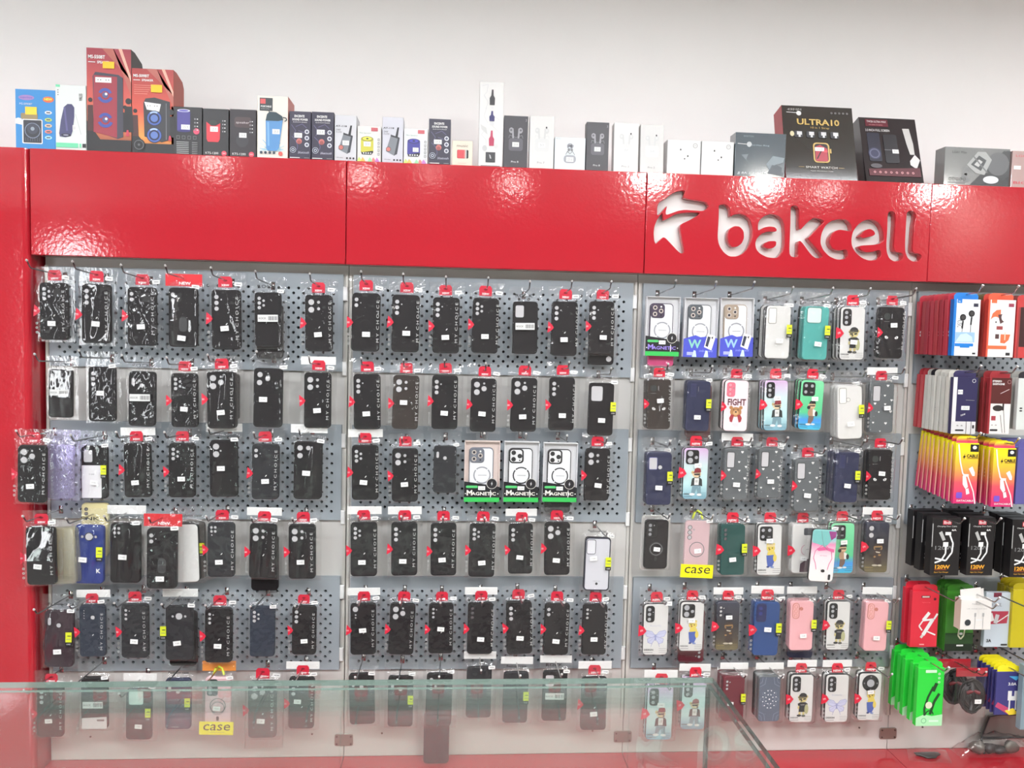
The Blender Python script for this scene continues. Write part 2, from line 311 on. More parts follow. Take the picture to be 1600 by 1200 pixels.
for k in range(4):
    X0 = k*UW
    u = thing('display_bay', ['red and white pegboard shop display bay beside the red column', 'pegboard shop display bay full of black phone cases, plain red fascia', 'pegboard shop display bay under the cut-out white logo sign', 'pegboard shop display bay with earphones and cables, right of the sign'][k], 'display', (X0, 0, 0), 'display bays along the wall')
    units.append(u)
    MB().bbox(.001, UW-.001, 0, .02, 0, ZB+.12, PANEL, .001).build('back_panel', u)
    MB().box(0, UW, .021, .03, 0, ZB+.1, BLACK).build('backing', u)
    if k != 2: MB().bbox(.001, UW-.001, DF, DF+.03, ZB, ZT, REDP, .002).build('fascia_panel', u)
    else:
        holes = []
        for o, pts in LOGO:
            holes.append(chaikin([((q := at(a, b, DF)).x-X0, q.z) for a, b in Lg(pts, o)], 2))
        f = cut_plate(.001, UW-.001, ZB, ZT, holes, .025, REDP, 'fascia_panel', u); f.location = (0, DF+.0125, 0)
        MB().box(.02, UW-.02, DF+.0265, DF+.033, ZB+.02, ZT-.02, mat((222, 222, 219), .4)).build('sign_letters', u)['label'] = 'white backing seen as recessed letters and star'
    MB().box(0, UW, DF+.041, .19, ZT-.018, ZT-.001, REDP).box(0, UW, DF+.041, .0, ZB+.002, ZB+.02, mat((150, 128, 116), .5)).build('fascia_box', u)
    for z in PZ: ob('pegboard', PM, u, (UW/2, 0, z))
    MB().bbox(.001, UW-.001, -.32, 0, FL, 0, REDP, .003).build('base_ledge', u)
    for x in (.006, UW-.006):
        MB().box(x-.004, x+.004, -.006, 0, .12, 1.53, UPR).build('upright', u)
    for z in (PZ[0]+.09, PZ[0]-.14, PZ[1]+.10, PZ[1]-.14, PZ[2]+.1, PZ[2]-.1):
        MB().bbox(UW-.016, UW-.003, -.014, -.006, z-.022, z+.022, WHITE, .002).build('clip', u)
    jx, jz = 0, .055
    if k:
        g = MB().prism(rrect(jx-.029, jx+.029, jz-.019, jz+.019, .006), -.004, 0, mat((150, 140, 132), .35, .5), .001)
        g = g.build('joint_plate', u)
        for sx in (-.022, .022):
            for szz in (-.012, .012): MB().prism([(jx+sx+.003*math.cos(a*.785), jz+szz+.003*math.sin(a*.785)) for a in range(8)], -.0055, -.004, mat((90, 80, 76), .4, .6)).build('screw', g)
    for sx in (.12, .8): MB().prism([(sx+.003*math.cos(a*.785), .075+.003*math.sin(a*.785)) for a in range(8)], -.002, 0, mat((110, 100, 96), .5, .5)).build('screw', u)
# red end column
g = MB(); xa, xb, ra = -.5, -.006, .016
prof = [(xa, .19), (xa, DF)]+[(xb-ra+ra*math.sin(t*math.pi/12), DF+ra-ra*math.cos(t*math.pi/12)) for t in range(7)]+[(xb, .19)]
n = len(prof); vs = [(x, y, z) for z in (FL, ZT) for x, y in prof]
g.add(vs, [(i, (i+1) % n, n+(i+1) % n, n+i) for i in range(n)]+[tuple(range(n)), tuple(range(n, 2*n))], REDP)
tag(g.build('end_column', None), 'glossy red rounded end column at the left of the display wall', 'column')
# ------------------------------------------------------------------ phone cases in bags
MMS = .001
CASEC = {'black': ((22, 18, 21), .5), 'soft': ((38, 38, 42), .55), 'navy': ((42, 46, 74), .45), 'bluedark': ((40, 48, 62), .5), 'brown': ((52, 44, 40), .5), 'blue': ((34, 52, 124), .4), 'blue2': ((40, 72, 128), .35),
 'teal': ((84, 166, 158), .3), 'white': ((214, 213, 210), .35), 'ivory': ((218, 216, 212), .35), 'green': ((26, 74, 70), .35), 'plum': ((54, 38, 46), .45), 'wine': ((104, 30, 44), .3), 'pink': ((232, 174, 178), .4),
 'grey': ((98, 102, 104), .4), 'pinkw': ((246, 224, 228), .35), 'clearpink': ((222, 186, 190), .15)}
RAMPS = {'gradpurple': [(0, (120, 170, 190)), (.3, (190, 225, 225)), (.65, (205, 225, 225)), (1, (214, 176, 216))], 'gradgreen': [(0, (70, 190, 220)), (.2, (70, 150, 225)), (.35, (90, 200, 140)), (1, (130, 220, 165))],
 'gradblack': [(0, (110, 100, 70)), (.25, (70, 60, 50)), (.5, (40, 36, 40)), (1, (54, 56, 72))], 'marble': [(0, (236, 232, 228)), (.5, (240, 222, 226)), (.72, (226, 140, 180)), (.8, (150, 205, 205)), (1, (140, 205, 200))]}
def case_mat(c): return ramp(RAMPS[c], 'Z', .3) if c in RAMPS else mat(CASEC[c][0], CASEC[c][1], spec=.25)
_cm = {}
def case_mesh(c):
    if c not in _cm:
        g = MB(); o = rrect(-.0395, .0395, -.0825, .0825, .011); i1 = rrect(-.0375, .0375, -.0805, .0805, .0095)
        n = len(o); rings = [(i1, -.0115), ([(a*.985, b*.993) for a, b in o], -.0105), (o, -.0085), (o, -.001)]
        vs = [(x, y, z) for pl, y in rings for x, z in pl]; fs = [tuple(range(n))]
        for k in range(3):
            for a in range(n): b = (a+1) % n; fs.append((k*n+a, (k+1)*n+a, (k+1)*n+b, k*n+b))
        fs.append(tuple(reversed(range(3*n, 4*n))))
        M = case_mat(c)
        rim = mat((30, 30, 32), .4) if c in ('white', 'pinkw', 'gradpurple', 'gradgreen', 'marble') else M
        g.add(vs, fs[:1+n], M); b0 = len(g.v); g.add(vs, fs[1+n:], rim)
        _cm[c] = g.mesh('phone_case')
    return _cm[c]
YC = -.0117
HOLE = mat((196, 194, 196), .5); DARKR = mat((24, 23, 25), .35); LENS = mat((176, 176, 180), .3)
LP = {'t3': [(-25, 62, 6.6), (-25, 46, 6.6), (-25, 30, 6.6), (-12, 55, 2.4)], 't3s': [(-25, 64, 4.6), (-25, 51, 4.6), (-25, 38, 4.6), (-15, 62, 2.4)], 'v5': [(-25, 64, 5.8), (-25, 50, 5.8), (-25, 36, 5.8), (-12, 57, 4.3), (-12, 43, 4.3)],
 'q2': [(-21, 61, 9.6), (-21, 39, 9.6), (0, 61, 5), (0, 42, 5)], 'tri': [(-21, 63, 10), (-21, 40, 10), (1, 51, 9), (1, 67, 3.5)], 'tri3': [(-22, 64, 8.2), (-23, 42, 8.2), (-1, 53, 7.2), (0, 68, 2)], 'l3': [(-22, 64, 8.6), (1, 64, 7), (-22, 42, 8.6)],
 'd2': [(-27, 63, 6), (-27, 47, 6), (-15, 54, 2)], 'd2b': [(-20, 64, 10), (-20, 42, 10), (-7, 52, 3)], 'oreo': [(0, 50, 11), (-18, 50, 4), (18, 50, 4)], '4s': [(-27, 68, 4.4), (-16, 68, 4.4), (-27, 56, 4.4), (-16, 56, 4.4), (-26, 45, 2.6)],
 'b1': [(-24, 64, 9.5), (-23, 46, 3), (-23, 37, 3)], 'bo': [(-21, 63, 9), (-21, 40, 9)], 'slot': [], 'slotr': [], 'rect': [], 'sq': [], 'cir': [(-3, 55, 17)], 'mod3': [], 'mod4': [], 'mod2': [], 'ringmod': [], 'none': [], 'dots': [(-24, 66, 2), (-24, 58, 2), (-24, 50, 2), (-24, 42, 2), (2, 44, 7)], 'flat': [], 'bmod': [], 'petal': [], 'blk3': []}
_lm = {}
def lens_mesh(p):
    if p in _lm: return _lm[p]
    g = MB(); y = YC; mm = MMS
    def disc(x, z, r, M=HOLE, Mr=DARKR):
        x, z, r = x*mm, z*mm, r*mm
        g.ell(x, z, r*.9, r*.9, y-.0002, M, 14); n = 14
        c = [(math.cos(2*math.pi*k/n), math.sin(2*math.pi*k/n)) for k in range(n)]
        vs = [(x+a*r*s, yy, z+b*r*s) for s, yy in ((.88, y-.0002), (.97, y-.0012), (1.12, y+.0002)) for a, b in c]
        g.add(vs, [(k*n+a, k*n+(a+1) % n, (k+1)*n+(a+1) % n, (k+1)*n+a) for k in range(2) for a in range(n)], Mr)
    def win(x0, x1, z0, z1, r, M=HOLE, Mr=DARKR):
        a = rrect(x0*mm, x1*mm, z0*mm, z1*mm, r*mm, 3); b = rrect((x0-1.6)*mm, (x1+1.6)*mm, (z0-1.6)*mm, (z1+1.6)*mm, (r+1.4)*mm, 3); n = len(a)
        g.flat(a, y-.0003, M)
        g.add([(x, y-.0006, z) for x, z in a]+[(x, y-.0016, z) for x, z in [(p[0]*.5+q[0]*.5, p[1]*.5+q[1]*.5) for p, q in zip(a, b)]]+[(x, y, z) for x, z in b], [(k*n+i, k*n+(i+1) % n, (k+1)*n+(i+1) % n, (k+1)*n+i) for k in range(2) for i in range(n)], Mr)
    def module(x0, x1, z0, z1, r): g.prism(rrect(x0*mm, x1*mm, z0*mm, z1*mm, r*mm, 3), y-.0016, y, DARKR, .0004)
    if p == 'slot': win(-30, -21, 40, 62, 4.4); disc(0, 40, 7)
    elif p == 'slotr': win(-31, -7, 30, 66, 3, HOLE, mat((70, 74, 150), .3)); disc(3, 36, 7)
    elif p == 'rect': win(-31, -8, 22, 70, 4)
    elif p == 'rectg': win(-31, -8, 28, 74, 4, mat((238, 234, 226), .5), mat((150, 148, 142), .3))
    elif p == 'rectgc': win(-33, -12, 30, 76, 4, mat((238, 234, 226), .5), mat((150, 148, 142), .3)); disc(-5, 40, 6, mat((230, 226, 220), .5), mat((150, 148, 142), .3))
    elif p == 'rects': win(-31, -5, 32, 69, 5)
    elif p == 'rectb': win(-32, 3, 26, 72, 6)
    elif p == 'sq': win(-30, 14, 32, 78, 7, mat((206, 226, 218), .5), mat((60, 110, 106), .3))
    elif p in ('mod3', 'mod3p'):
        if p == 'mod3p': g.prism(rrect(-33*mm, -5*mm, 29*mm, 76*mm, .008, 3), y-.0016, y, mat((236, 120, 140), .4), .0004)
        else: module(-33, -5, 24, 77, 9)
        y2 = y; y = y2-.0016
        for z in ((65, 50, 34) if p == 'mod3' else (67, 53, 38)): disc(-22, z, 6, LENS if p == 'mod3' else mat((232, 150, 162), .4), DARKR if p == 'mod3' else mat((210, 90, 112), .4))
        disc(-10, 57, 2.2, LENS, DARKR); y = y2
    elif p in ('mod4', 'mod2'):
        module(-33, 9, 30, 76, 8); y2 = y; y = y2-.0016
        if p == 'mod4':
            for x, z in ((-23, 64), (-2, 64), (-23, 43)): disc(x, z, 6, LENS)
            g.rect(-.008, .002, .040, .045, y-.0003, GREYINK)
        else: disc(-19, 64, 10, LENS); disc(-19, 42, 10, LENS); disc(0, 52, 6, LENS)
        y = y2
    elif p == 'ringmod':
        g.prism([(.029*math.cos(a*math.pi/14), .049+.029*math.sin(a*math.pi/14)) for a in range(28)], y-.0016, y, DARKR, .0005); y2 = y; y = y2-.0016; disc(0, 49, 15, LENS); y = y2
        for a in (0, 90, 180, 270): g.ell(.0225*math.cos(math.radians(a)), .049+.0225*math.sin(math.radians(a)), .003, .003, y-.0022, GREYINK, 8)
    elif p == 'blk3':
        module(-33, 0, 24, 77, 8); y2 = y; y = y2-.0016
        for z in (64, 49, 34): disc(-23, z, 6, mat((150, 150, 152), .3))
        disc(-10, 64, 2); y = y2
        g.ring(.0, -.016, .019, .021, y-.0003, GREYINK, 20).ring(0, -.016, .023, .0235, y-.0003, GREYINK, 20); g.prism(rrect(-.004, .004, -.056, -.042, .003, 2), y-.001, y, DARKR)
    elif p == 'petal':
        mm2 = mat((198, 122, 96), .3); win(-31, -11, 26, 76, 9, mat((232, 172, 170), .4), mm2); disc(-3, 58, 5.5, mat((200, 130, 120), .3), mm2)
        for z in (65, 50, 36): disc(-21, z, 5.5, mat((224, 168, 166), .4), mm2)
    elif p == 'bmod':
        nb = mat((22, 30, 84), .3); g.prism(rrect(-.034, -.003, .022, .078, .008, 3), y-.0016, y, nb, .0005)
        for z in (64, 48): g.ell(-.021, z*.001, .006, .006, y-.0018, mat((40, 50, 120), .2), 12)
    elif p == 'flat':
        g.ell(-.018, .052, .011, .011, y-.0003, mat((46, 50, 50), .3), 16); g.rect(-.003, -.0015, .046, .060, y-.0003, LENS); g.rect(-.028, -.010, .035, .0362, y-.0003, GREYINK)
    elif p == 'flatw': g.rect(-.028, -.008, .030, .074, y-.0003, mat((46, 50, 84), .3)); g.rect(-.002, -.0005, .048, .064, y-.0003, GREYINK)
    elif p == 'dark3':
        for z in (64, 50, 36): disc(-25, z, 5, mat((96, 90, 94), .4))
    elif p == 'clrframe':
        g.prism(rrect(-.039, .039, -.082, .082, .010), y-.0012, y, mat((40, 42, 58), .4)); g.prism(rrect(-.0355, .0355, -.078, .078, .008), y-.002, y, mat((206, 206, 212), .35)); y -= .002
        win(-33, -8, 32, 74, 5, mat((222, 222, 226), .4), mat((40, 42, 58), .4)); g.text('PHONE CASE', 0, -.052, .0022, y-.0004, GREYINK, .022); g.ell(0, -.060, .004, .004, y-.0004, INK, 12); y += .002
    else:
        for x, z, r in LP[p]: disc(x, z, r)
    _lm[p] = g.mesh('camera_opening') if g.v else None
    return _lm[p]
# ---- prints
def P(*c): return mat(c, .45)
def bear_print(g, y, k):
    fur, dk = (P(205, 190, 128), P(40, 40, 42)) if k != 3 else (P(222, 200, 92), P(70, 60, 40)); s = .001; Y = [y]
    def e(cx, cz, rx, rz, M, n=14): Y[0] -= .00006; g.ell(cx*s, cz*s, rx*s, rz*s, Y[0], M, n)
    def f(pts, M): Y[0] -= .00006; g.flat([(a*s, b*s) for a, b in pts], Y[0], M)
    ox = 4
    if k == 1:                                         # black cap, black shirt
        e(ox-12, 6, 5, 5, fur); e(ox+14, 7, 5, 5, fur); e(ox, 0, 15, 13, fur); f([(ox-14, 6), (ox+15, 8), (ox+12, 16), (ox+4, 20), (ox-6, 19), (ox-11, 14)], dk); f([(ox-18, 5), (ox+16, 8), (ox+13, 4), (ox-14, 2)], dk)
        f([(ox-13, 1), (ox-1, 1), (ox-3, -4), (ox-11, -4)], dk); f([(ox+1, 1), (ox+12, 2), (ox+10, -3), (ox+2, -4)], dk); e(ox-4, -7, 3, 2.4, dk)
        f([(ox-17, -17), (ox-8, -12), (ox+10, -12), (ox+18, -18), (ox+15, -26), (ox+11, -23), (ox+12, -46), (ox-13, -46), (ox-11, -24), (ox-15, -25)], dk)
        e(ox-14, -30, 3, 6, fur); e(ox+14, -36, 7, 17, P(176, 176, 132)); e(ox-9, -51, 4, 6, fur); e(ox+4, -51, 4, 6, fur); e(ox-11, -58, 8, 4, dk); e(ox+4, -59, 7, 4, P(90, 90, 86)); g.text('FASHION', ox*s, -.021, .0025, Y[0]-.0001, WHITE, .014)
    elif k == 2:                                       # red cap, jacket, jeans
        e(ox-13, 4, 5, 5, fur); e(ox, -1, 14, 12, P(224, 200, 160)); f([(ox-9, 4), (ox+14, 6), (ox+12, 16), (ox+2, 20), (ox-7, 15)], P(150, 44, 52)); f([(ox-16, 2), (ox-8, 6), (ox+14, 7), (ox+10, 3)], P(120, 30, 40)); f([(ox-10, 0), (ox+12, 1), (ox+9, -5), (ox-7, -5)], dk); e(ox+9, -8, 3, 2.4, dk)
        f([(ox-18, -40), (ox-15, -16), (ox-7, -12), (ox+10, -12), (ox+17, -18), (ox+19, -40), (ox+8, -38), (ox-8, -38)], P(38, 46, 46)); f([(ox-7, -14), (ox+8, -14), (ox+7, -36), (ox-7, -36)], P(226, 226, 222)); g.rect((ox-4)*s, (ox+4)*s, -.028, -.020, Y[0]-.0001, P(190, 190, 186))
        f([(ox-13, -38), (ox+14, -38), (ox+16, -64), (ox+4, -65), (ox+1, -48), (ox-5, -64), (ox-16, -62)], P(120, 152, 162)); e(ox-13, -66, 9, 4, WHITE); e(ox+10, -67, 8, 4, WHITE)
    elif k == 3:                                       # yellow bear in blue trousers
        e(ox-10, 16, 4, 5, fur); e(ox+10, 17, 4, 5, fur); e(ox, 6, 14, 13, fur); f([(ox-12, 18), (ox+13, 18), (ox+12, 11), (ox-12, 10)], P(226, 206, 150)); e(ox-6, 6, 2, 2, dk); e(ox+5, 6, 2, 2, dk); e(ox-4, 1, 3, 2.4, P(150, 60, 40))
        e(ox+2, -14, 13, 15, fur); f([(ox-14, -18), (ox+10, -16), (ox+12, -40), (ox+6, -54), (ox-9, -54), (ox-12, -38)], P(74, 96, 170)); e(ox+14, -26, 6, 12, fur); e(ox-8, -55, 5, 3, P(56, 70, 120)); e(ox+6, -56, 6, 3, P(120, 140, 190))
    elif k == 4:                                       # backpack bear, black cap
        e(ox-2, -2, 13, 12, P(214, 180, 140)); f([(ox-12, 4), (ox+12, 5), (ox+9, 14), (ox, 17), (ox-8, 13)], dk); f([(ox-10, 0), (ox+10, 1), (ox+8, -4), (ox-9, -4)], P(90, 70, 60)); e(ox-12, -8, 6, 6, dk)
        e(ox-2, -25, 12, 15, P(176, 140, 110)); f([(ox+2, -13), (ox+12, -16), (ox+14, -34), (ox+4, -36)], P(236, 234, 228)); e(ox+15, -28, 5, 9, dk); f([(ox-10, -36), (ox+8, -36), (ox+6, -50), (ox-2, -62), (ox-12, -60)], P(120, 96, 84)); e(ox-10, -64, 9, 3.4, WHITE); e(ox+6, -63, 7, 3, P(210, 220, 220))
    else:                                              # gold on black bear
        gd = P(150, 116, 70); dk2 = P(60, 44, 38); e(ox, 0, 15, 12, gd); e(ox, -22, 16, 20, dk2); f([(ox-17, 4), (ox+15, 7), (ox+11, 15), (ox-8, 15)], dk2); f([(ox-12, 0), (ox+12, 1), (ox+9, -4), (ox-10, -4)], dk); f([(ox-8, -12), (ox+8, -14), (ox+6, -18), (ox-6, -16)], P(200, 190, 170)); e(ox-10, -30, 4, 3, gd); e(ox+6, -24, 5, 3, gd); e(ox+1, -46, 14, 10, dk2); e(ox-8, -58, 10, 3, P(190, 180, 160)); e(ox+8, -58, 7, 3, P(210, 200, 180))
    return Y[0]
def heart(cx, cz, s): return [(cx, cz-s), (cx-s*.9, cz), (cx-s*.75, cz+s*.6), (cx-s*.3, cz+s*.65), (cx, cz+s*.25), (cx+s*.3, cz+s*.65), (cx+s*.75, cz+s*.6), (cx+s*.9, cz)]
_pm = {}
def print_mesh(k):
    if k in _pm: return _pm[k]
    g = MB(); y = YC-.0004
    if k.startswith('bear'):
        n = int(k[4]); bear_print(g, y, n)
        dcol = INK if n != 5 else P(150, 130, 80)
        g.text('DESIGN', -.036, -.0655, .005, y, dcol, .026, 'l', bold=.02)
        g.rect(-.036, -.008, -.0745, -.0735, y, dcol)
        for z in (-.062, -.068, -.074): g.rect(.012, .036, z, z+.0007, y, dcol)
    elif k == 'butterfly':
        l = P(196, 198, 222); d = P(150, 154, 196)
        g.text('Butterfly', 0, .012, .008, y, P(190, 192, 205), .036)
        for s in (-1, 1):
            w1 = [(0, -.020), (s*.012, -.006), (s*.030, -.002), (s*.035, -.008), (s*.028, -.022), (s*.012, -.026)]; w2 = [(0, -.022), (s*.014, -.026), (s*.026, -.030), (s*.024, -.042), (s*.012, -.046), (s*.003, -.034)]
            for wng in (w1, w2): g.flat(wng, y, l); g.line(wng+wng[:1], .0012, y-.0001, d); g.line([wng[0], wng[2]], .0006, y-.0001, d); g.line([wng[0], wng[3]], .0006, y-.0001, d)
            g.line([(s*.010, -.044), (s*.014, -.056)], .0012, y, d)
        g.ell(0, -.026, .0022, .012, y-.0002, d, 8)
        g.text('DESIGN', -.036, -.0655, .006, y, INK, .030, 'l', bold=.02); g.rect(-.036, -.008, -.0745, -.0735, y, INK)
        for z in (-.062, -.068, -.074): g.rect(.012, .036, z, z+.0007, y, GREYINK)
    elif k == 'cat':
        for s in (-1, 1): g.flat([(s*.010, -.016), (s*.017, -.010), (s*.023, -.012), (s*.020, -.019), (s*.014, -.020)], y, WHITE); g.rect(s*.0168-.0007, s*.0168+.0007, -.019, -.012, y-.0001, BLACK)
    elif k == 'hearts':
        for x, z, s in ((17, 72, 5), (8, 40, 4), (31, 25, 4.5), (-24, 14, 5), (10, 12, 4), (-27, -30, 0.1), (29, -12, 5), (-10, -14, 3), (-28, -48, 4), (14, -50, 5), (32, -48, 0.1), (-4, -76, 3)): g.flat([(a*.001, b*.001) for a, b in heart(x, z, s)], y, WHITE)
    elif k == 'fight':
        g.text('FIGHT', .002, .012, .022, y, P(92, 30, 44), .060, bold=.03)
        br = P(182, 128, 78); g.ell(0, -.020, .019, .016, y-.0001, br, 18)
        for s in (-1, 1): g.ell(s*.016, -.006, .006, .006, y-.00005, br); g.flat([(s*.005, -.030), (s*.015, -.028), (s*.021, -.040), (s*.018, -.052), (s*.011, -.054)], y-.0002, P(166, 50, 58))
        g.ell(0, -.023, .009, .008, y-.0003, P(214, 170, 120)); g.ell(0, -.020, .0035, .0025, y-.0004, BLACK, 8)
        for s in (-1, 1): g.ell(s*.007, -.013, .0018, .0018, y-.0004, BLACK, 8)
        g.text('YOU', 0, -.062, .010, y, P(200, 196, 198), .018)
    elif k == 'mandala':
        l = P(150, 160, 176); g.flat(rrect(-.0375, .0375, -.0805, .0805, .010), y, P(92, 100, 116))
        for i in range(8):
            a = i*math.pi/4; c, s = math.cos(a), math.sin(a)
            for r in (.016, .028): g.line([(c*r-s*.006, s*r+c*.006), (c*(r+.007), s*(r+.007)), (c*r+s*.006, s*r-c*.006)], .0008, y-.0001, l)
        for x in (-1, 1):
            for z in (-1, 1): g.line([(x*.037, z*.045), (x*.018, z*.055), (x*.014, z*.079)], .0009, y-.0001, l); g.line([(x*.037, z*.057), (x*.028, z*.063), (x*.026, z*.079)], .0009, y-.0001, l)
        for r, n in ((.014, 8), (.026, 12)):
            for i in range(n): a = (i+.5)*2*math.pi/n; g.ell(r*math.cos(a)*.95, r*1.25*math.sin(a), .0021, .0021, y-.0002, mat((250, 250, 250), .15), 8)
        g.ell(0, 0, .003, .003, y-.0002, mat((236, 236, 236), .15), 8)
    elif k == 'marble':
        pk, tl, dp = P(222, 96, 150), P(120, 190, 186), P(150, 60, 130)
        g.flat([(-.037, .04), (-.037, .078), (.010, .078), (.024, .05), (.006, .028), (-.02, .036)], y, tl); g.flat([(.012, .078), (.037, .078), (.036, .06), (.022, .05)], y-.0001, dp); g.line([(-.012, .078), (-.006, .05), (0, .03), (.012, .02)], .0012, y-.0002, P(110, 130, 130))
        g.flat([(-.022, .022), (.0, .028), (.034, .022), (.034, .012), (.01, .018), (-.016, .014)], y-.0001, pk)
        for s in (-1, 1): g.line([(s*.004, .034), (s*.026+.0, .014), (s*.030, -.008), (s*.022, -.026), (s*.018, -.044)], .002, y-.0003, pk)
        g.text('BEST FRIEND', .002, .0, .003, y-.0003, P(190, 110, 150), .022)
        g.ell(.004, -.048, .0065, .005, y-.0003, mat((40, 36, 36), .2), 14); g.flat(rrect(.022, .030, -.076, -.058, .003, 2), y-.0004, INK)
    elif k == 'marble2':
        g.ring(.010, -.004, .017, .0185, y, P(200, 130, 150), 12, 110, 250); g.flat([(-.012, -.078), (.03, -.078), (.03, -.03), (.01, -.036), (-.01, -.05)], y, P(96, 76, 84)); g.flat(rrect(.0, .037, .046, .07, .004, 2), y, P(86, 86, 90)); g.text('BEST', .016, -.002, .003, y, GREYINK, .014)
    elif k == 'ring': g.ring(0, -.008, .022, .0245, y, GREYINK, 24)
    elif k == 'vents': g.ring(0, -.012, .018, .0188, y, mat((52, 52, 54), .3), 14, 20, 160); g.line([(-.006, .02), (-.03, .006)], .0006, y, mat((70, 70, 72), .3))
    elif k == 'holder': g.flat(rrect(-.010, .012, -.040, .0, .010, 4), y, mat((58, 58, 60), .3)); g.ring(.001, -.008, .009, .0104, y-.0002, mat((120, 120, 122), .25, .6), 18)
    elif k == 'paper': g.flat(rrect(-.037, .022, -.080, .022, .003, 2), y-.0004, P(226, 224, 226)); g.text('7.00', -.008, -.006, .004, y-.0006, GREYINK, .016)
    elif k == 'halfwhite': g.flat([(-.0375, -.078), (-.033, -.0805), (.033, -.0805), (.0375, -.078), (.037, -.042), (-.037, -.046)], y, P(224, 222, 222)); g.rect(.008, .030, -.056, -.050, y-.0002, GREYINK)
    elif k == 'klet': g.text('K', .026, -.046, .012, y, WHITE, .012, bold=.03)
    elif k == 'brandlow': g.text('HOVANE', -.008, -.074, .003, y, WHITE, .02)
    _pm[k] = g.mesh('case_print'); return _pm[k]
# ---- bag pieces, shared by all bags
def film_mesh(seed, w=.106, zb=-.0895, zt=.128, ox=.002, amp=1, deep=.0138, slack=0, M=None):
    nx, nz = 22, 44; g = MB(); off = Vector((seed*7.3, seed*3.1, 0))
    def h(x, z):
        ex = max(0, (w/2-abs(x-ox))/(w/2-.040)); ez = max(0, min(1, (z-zb)/.007)) if z < 0 else max(0, min(1, (.0985-z)/.016))
        b = min(1, ex)*ez; b = b*b*(3-2*b); d = .0012+deep*b
        p = Vector((x*26+z*9, z*13, seed*1.7))+off; r = (1-abs(noise.noise(p)))**3
        r2 = (1-abs(noise.noise(Vector((x*50-z*30, z*45, seed*2.9)))))**4
        k = .0095 if z > .088 else (.006 if abs(x-ox) > .038 else .0027)
        if slack:
            sk, sl = slack; u = z if sk == 1 else z-.01*math.sin(x*90+seed); s = max(0, min(.075-u, .085)) if u > -.01 else max(0, .085*(u+.082)/.072)
            wv = 1 if sk == 1 else max(0, 1-((x-(.012 if seed % 2 else -.016)-z*.12)/.013)**2)+max(0, 1-((x+.026-z*.03)/.009)**2)
            d += b*wv*(sl*s if sk == 1 else sl*s+.05*(x+.04)*(s/.085))
        return -(d+amp*k*r+amp*.6*k*r2)
    vs = [(ox-w/2+w*i/nx, h(ox-w/2+w*i/nx, zb+(zt-zb)*j/nz), zb+(zt-zb)*j/nz) for j in range(nz+1) for i in range(nx+1)]
    g.add(vs, [(j*(nx+1)+i, j*(nx+1)+i+1, (j+1)*(nx+1)+i+1, (j+1)*(nx+1)+i) for j in range(nz) for i in range(nx)], M or FILM)
    g.add([(ox-w/2, 0, zb), (ox+w/2, 0, zb), (ox+w/2, 0, zt), (ox-w/2, 0, zt)], [(0, 3, 2, 1)], FILM)
    return g.mesh('bag', True)
BAGS = [film_mesh(i, amp=a) for i, a in enumerate((.55, .7, .85, 1.0, 1.2, 1.5, 1.8))]
BAGS += [film_mesh(11+i, amp=.18 if k == 1 else .45, slack=(k, l), M=FILM_SLACK) for i, (k, l) in enumerate(((1, .215), (2, .15), (2, .05), (1, .09), (2, .21), (2, .26)))]     # slack bags
YS = -.0222
def hp(w, h, r=.004): return rrect(-w/2, w/2, -h/2, h/2, r, 2)
g = MB(); g.flat([(-.019, -.015), (.019, -.015), (.019, .008), (.014, .015), (-.014, .015), (-.019, .008)], -.0062, mat((196, 32, 56), .4)); g.ell(0, .004, .006, .003, -.0064, mat((120, 20, 34), .4), 8); XKC = g.text('XBW', 0, -.009, .0062, -.0064, WHITE, .022, bold=.03).mesh('header_card')
g = MB(); g.flat([(-.019, -.016), (.019, -.016), (.019, .008), (.014, .016), (-.014, .016), (-.019, .008)], -.0062, mat((206, 34, 56), .4)); g.ell(0, .005, .006, .003, -.0064, mat((130, 20, 34), .4), 8); NEWC = g.text('NEW', 0, -.0095, .0072, -.0064, WHITE, .027, bold=.03).mesh('header_card')
g = MB(); g.rect(-.049, .051, -.018, .016, -.0062, mat((206, 36, 46), .4)); g.text('NEW', .004, -.010, .0085, -.0064, WHITE, .032, bold=.03); WIDEC = g.mesh('header_card')
g = MB(); WHC = g.rect(-.050, .052, -.012, .012, -.003, mat((226, 226, 224), .4)).mesh('paper_header')
g = MB(); ORC = g.rect(-.050, .052, -.018, .014, -.003, mat((226, 140, 50), .4)).mesh('paper_header')
def word_card(t, w, h):
    g = MB(); g.text(t, 0, 0, h, -.0062, INK, w, bold=.01); return g.mesh('lettering')
ROCKC = word_card('ROCK', .054, .010); FASHC = word_card('Fashion case', .062, .0085); AFC = word_card('AUTO FOCUS', .066, .007); SNKC = word_card('SNK', .05, .010)
g = MB(); MYC = g.text('M Y  C H O I C E', 0, 0, .0074, 0, mat((196, 196, 194), .4), .118, rot=90, bold=.0).mesh('side_lettering')
g = MB(); g.flat([(-.006, -.017), (.006, -.008), (.012, 0), (.006, .008), (-.006, .018)], 0, mat((206, 34, 60), .4)); g.text('3D', -.002, 0, .005, -.0003, WHITE, .007); TABM = g.mesh('corner_tab')
g = MB(); g.flat([(-.012, -.018), (.004, -.012), (.014, 0), (.004, .013), (-.012, .019)], 0, mat((206, 34, 60), .4)); g.text('OK', -.002, .001, .006, -.0003, WHITE, .010, rot=20); TABD = g.mesh('corner_tab')
g = MB(); g.rect(-.0110, .0110, -.0070, .0070, 0, WHITE); g.text('7.00', 0, 0, .0036, -.0003, GREYINK, .012); PRICE = g.mesh('price_sticker')
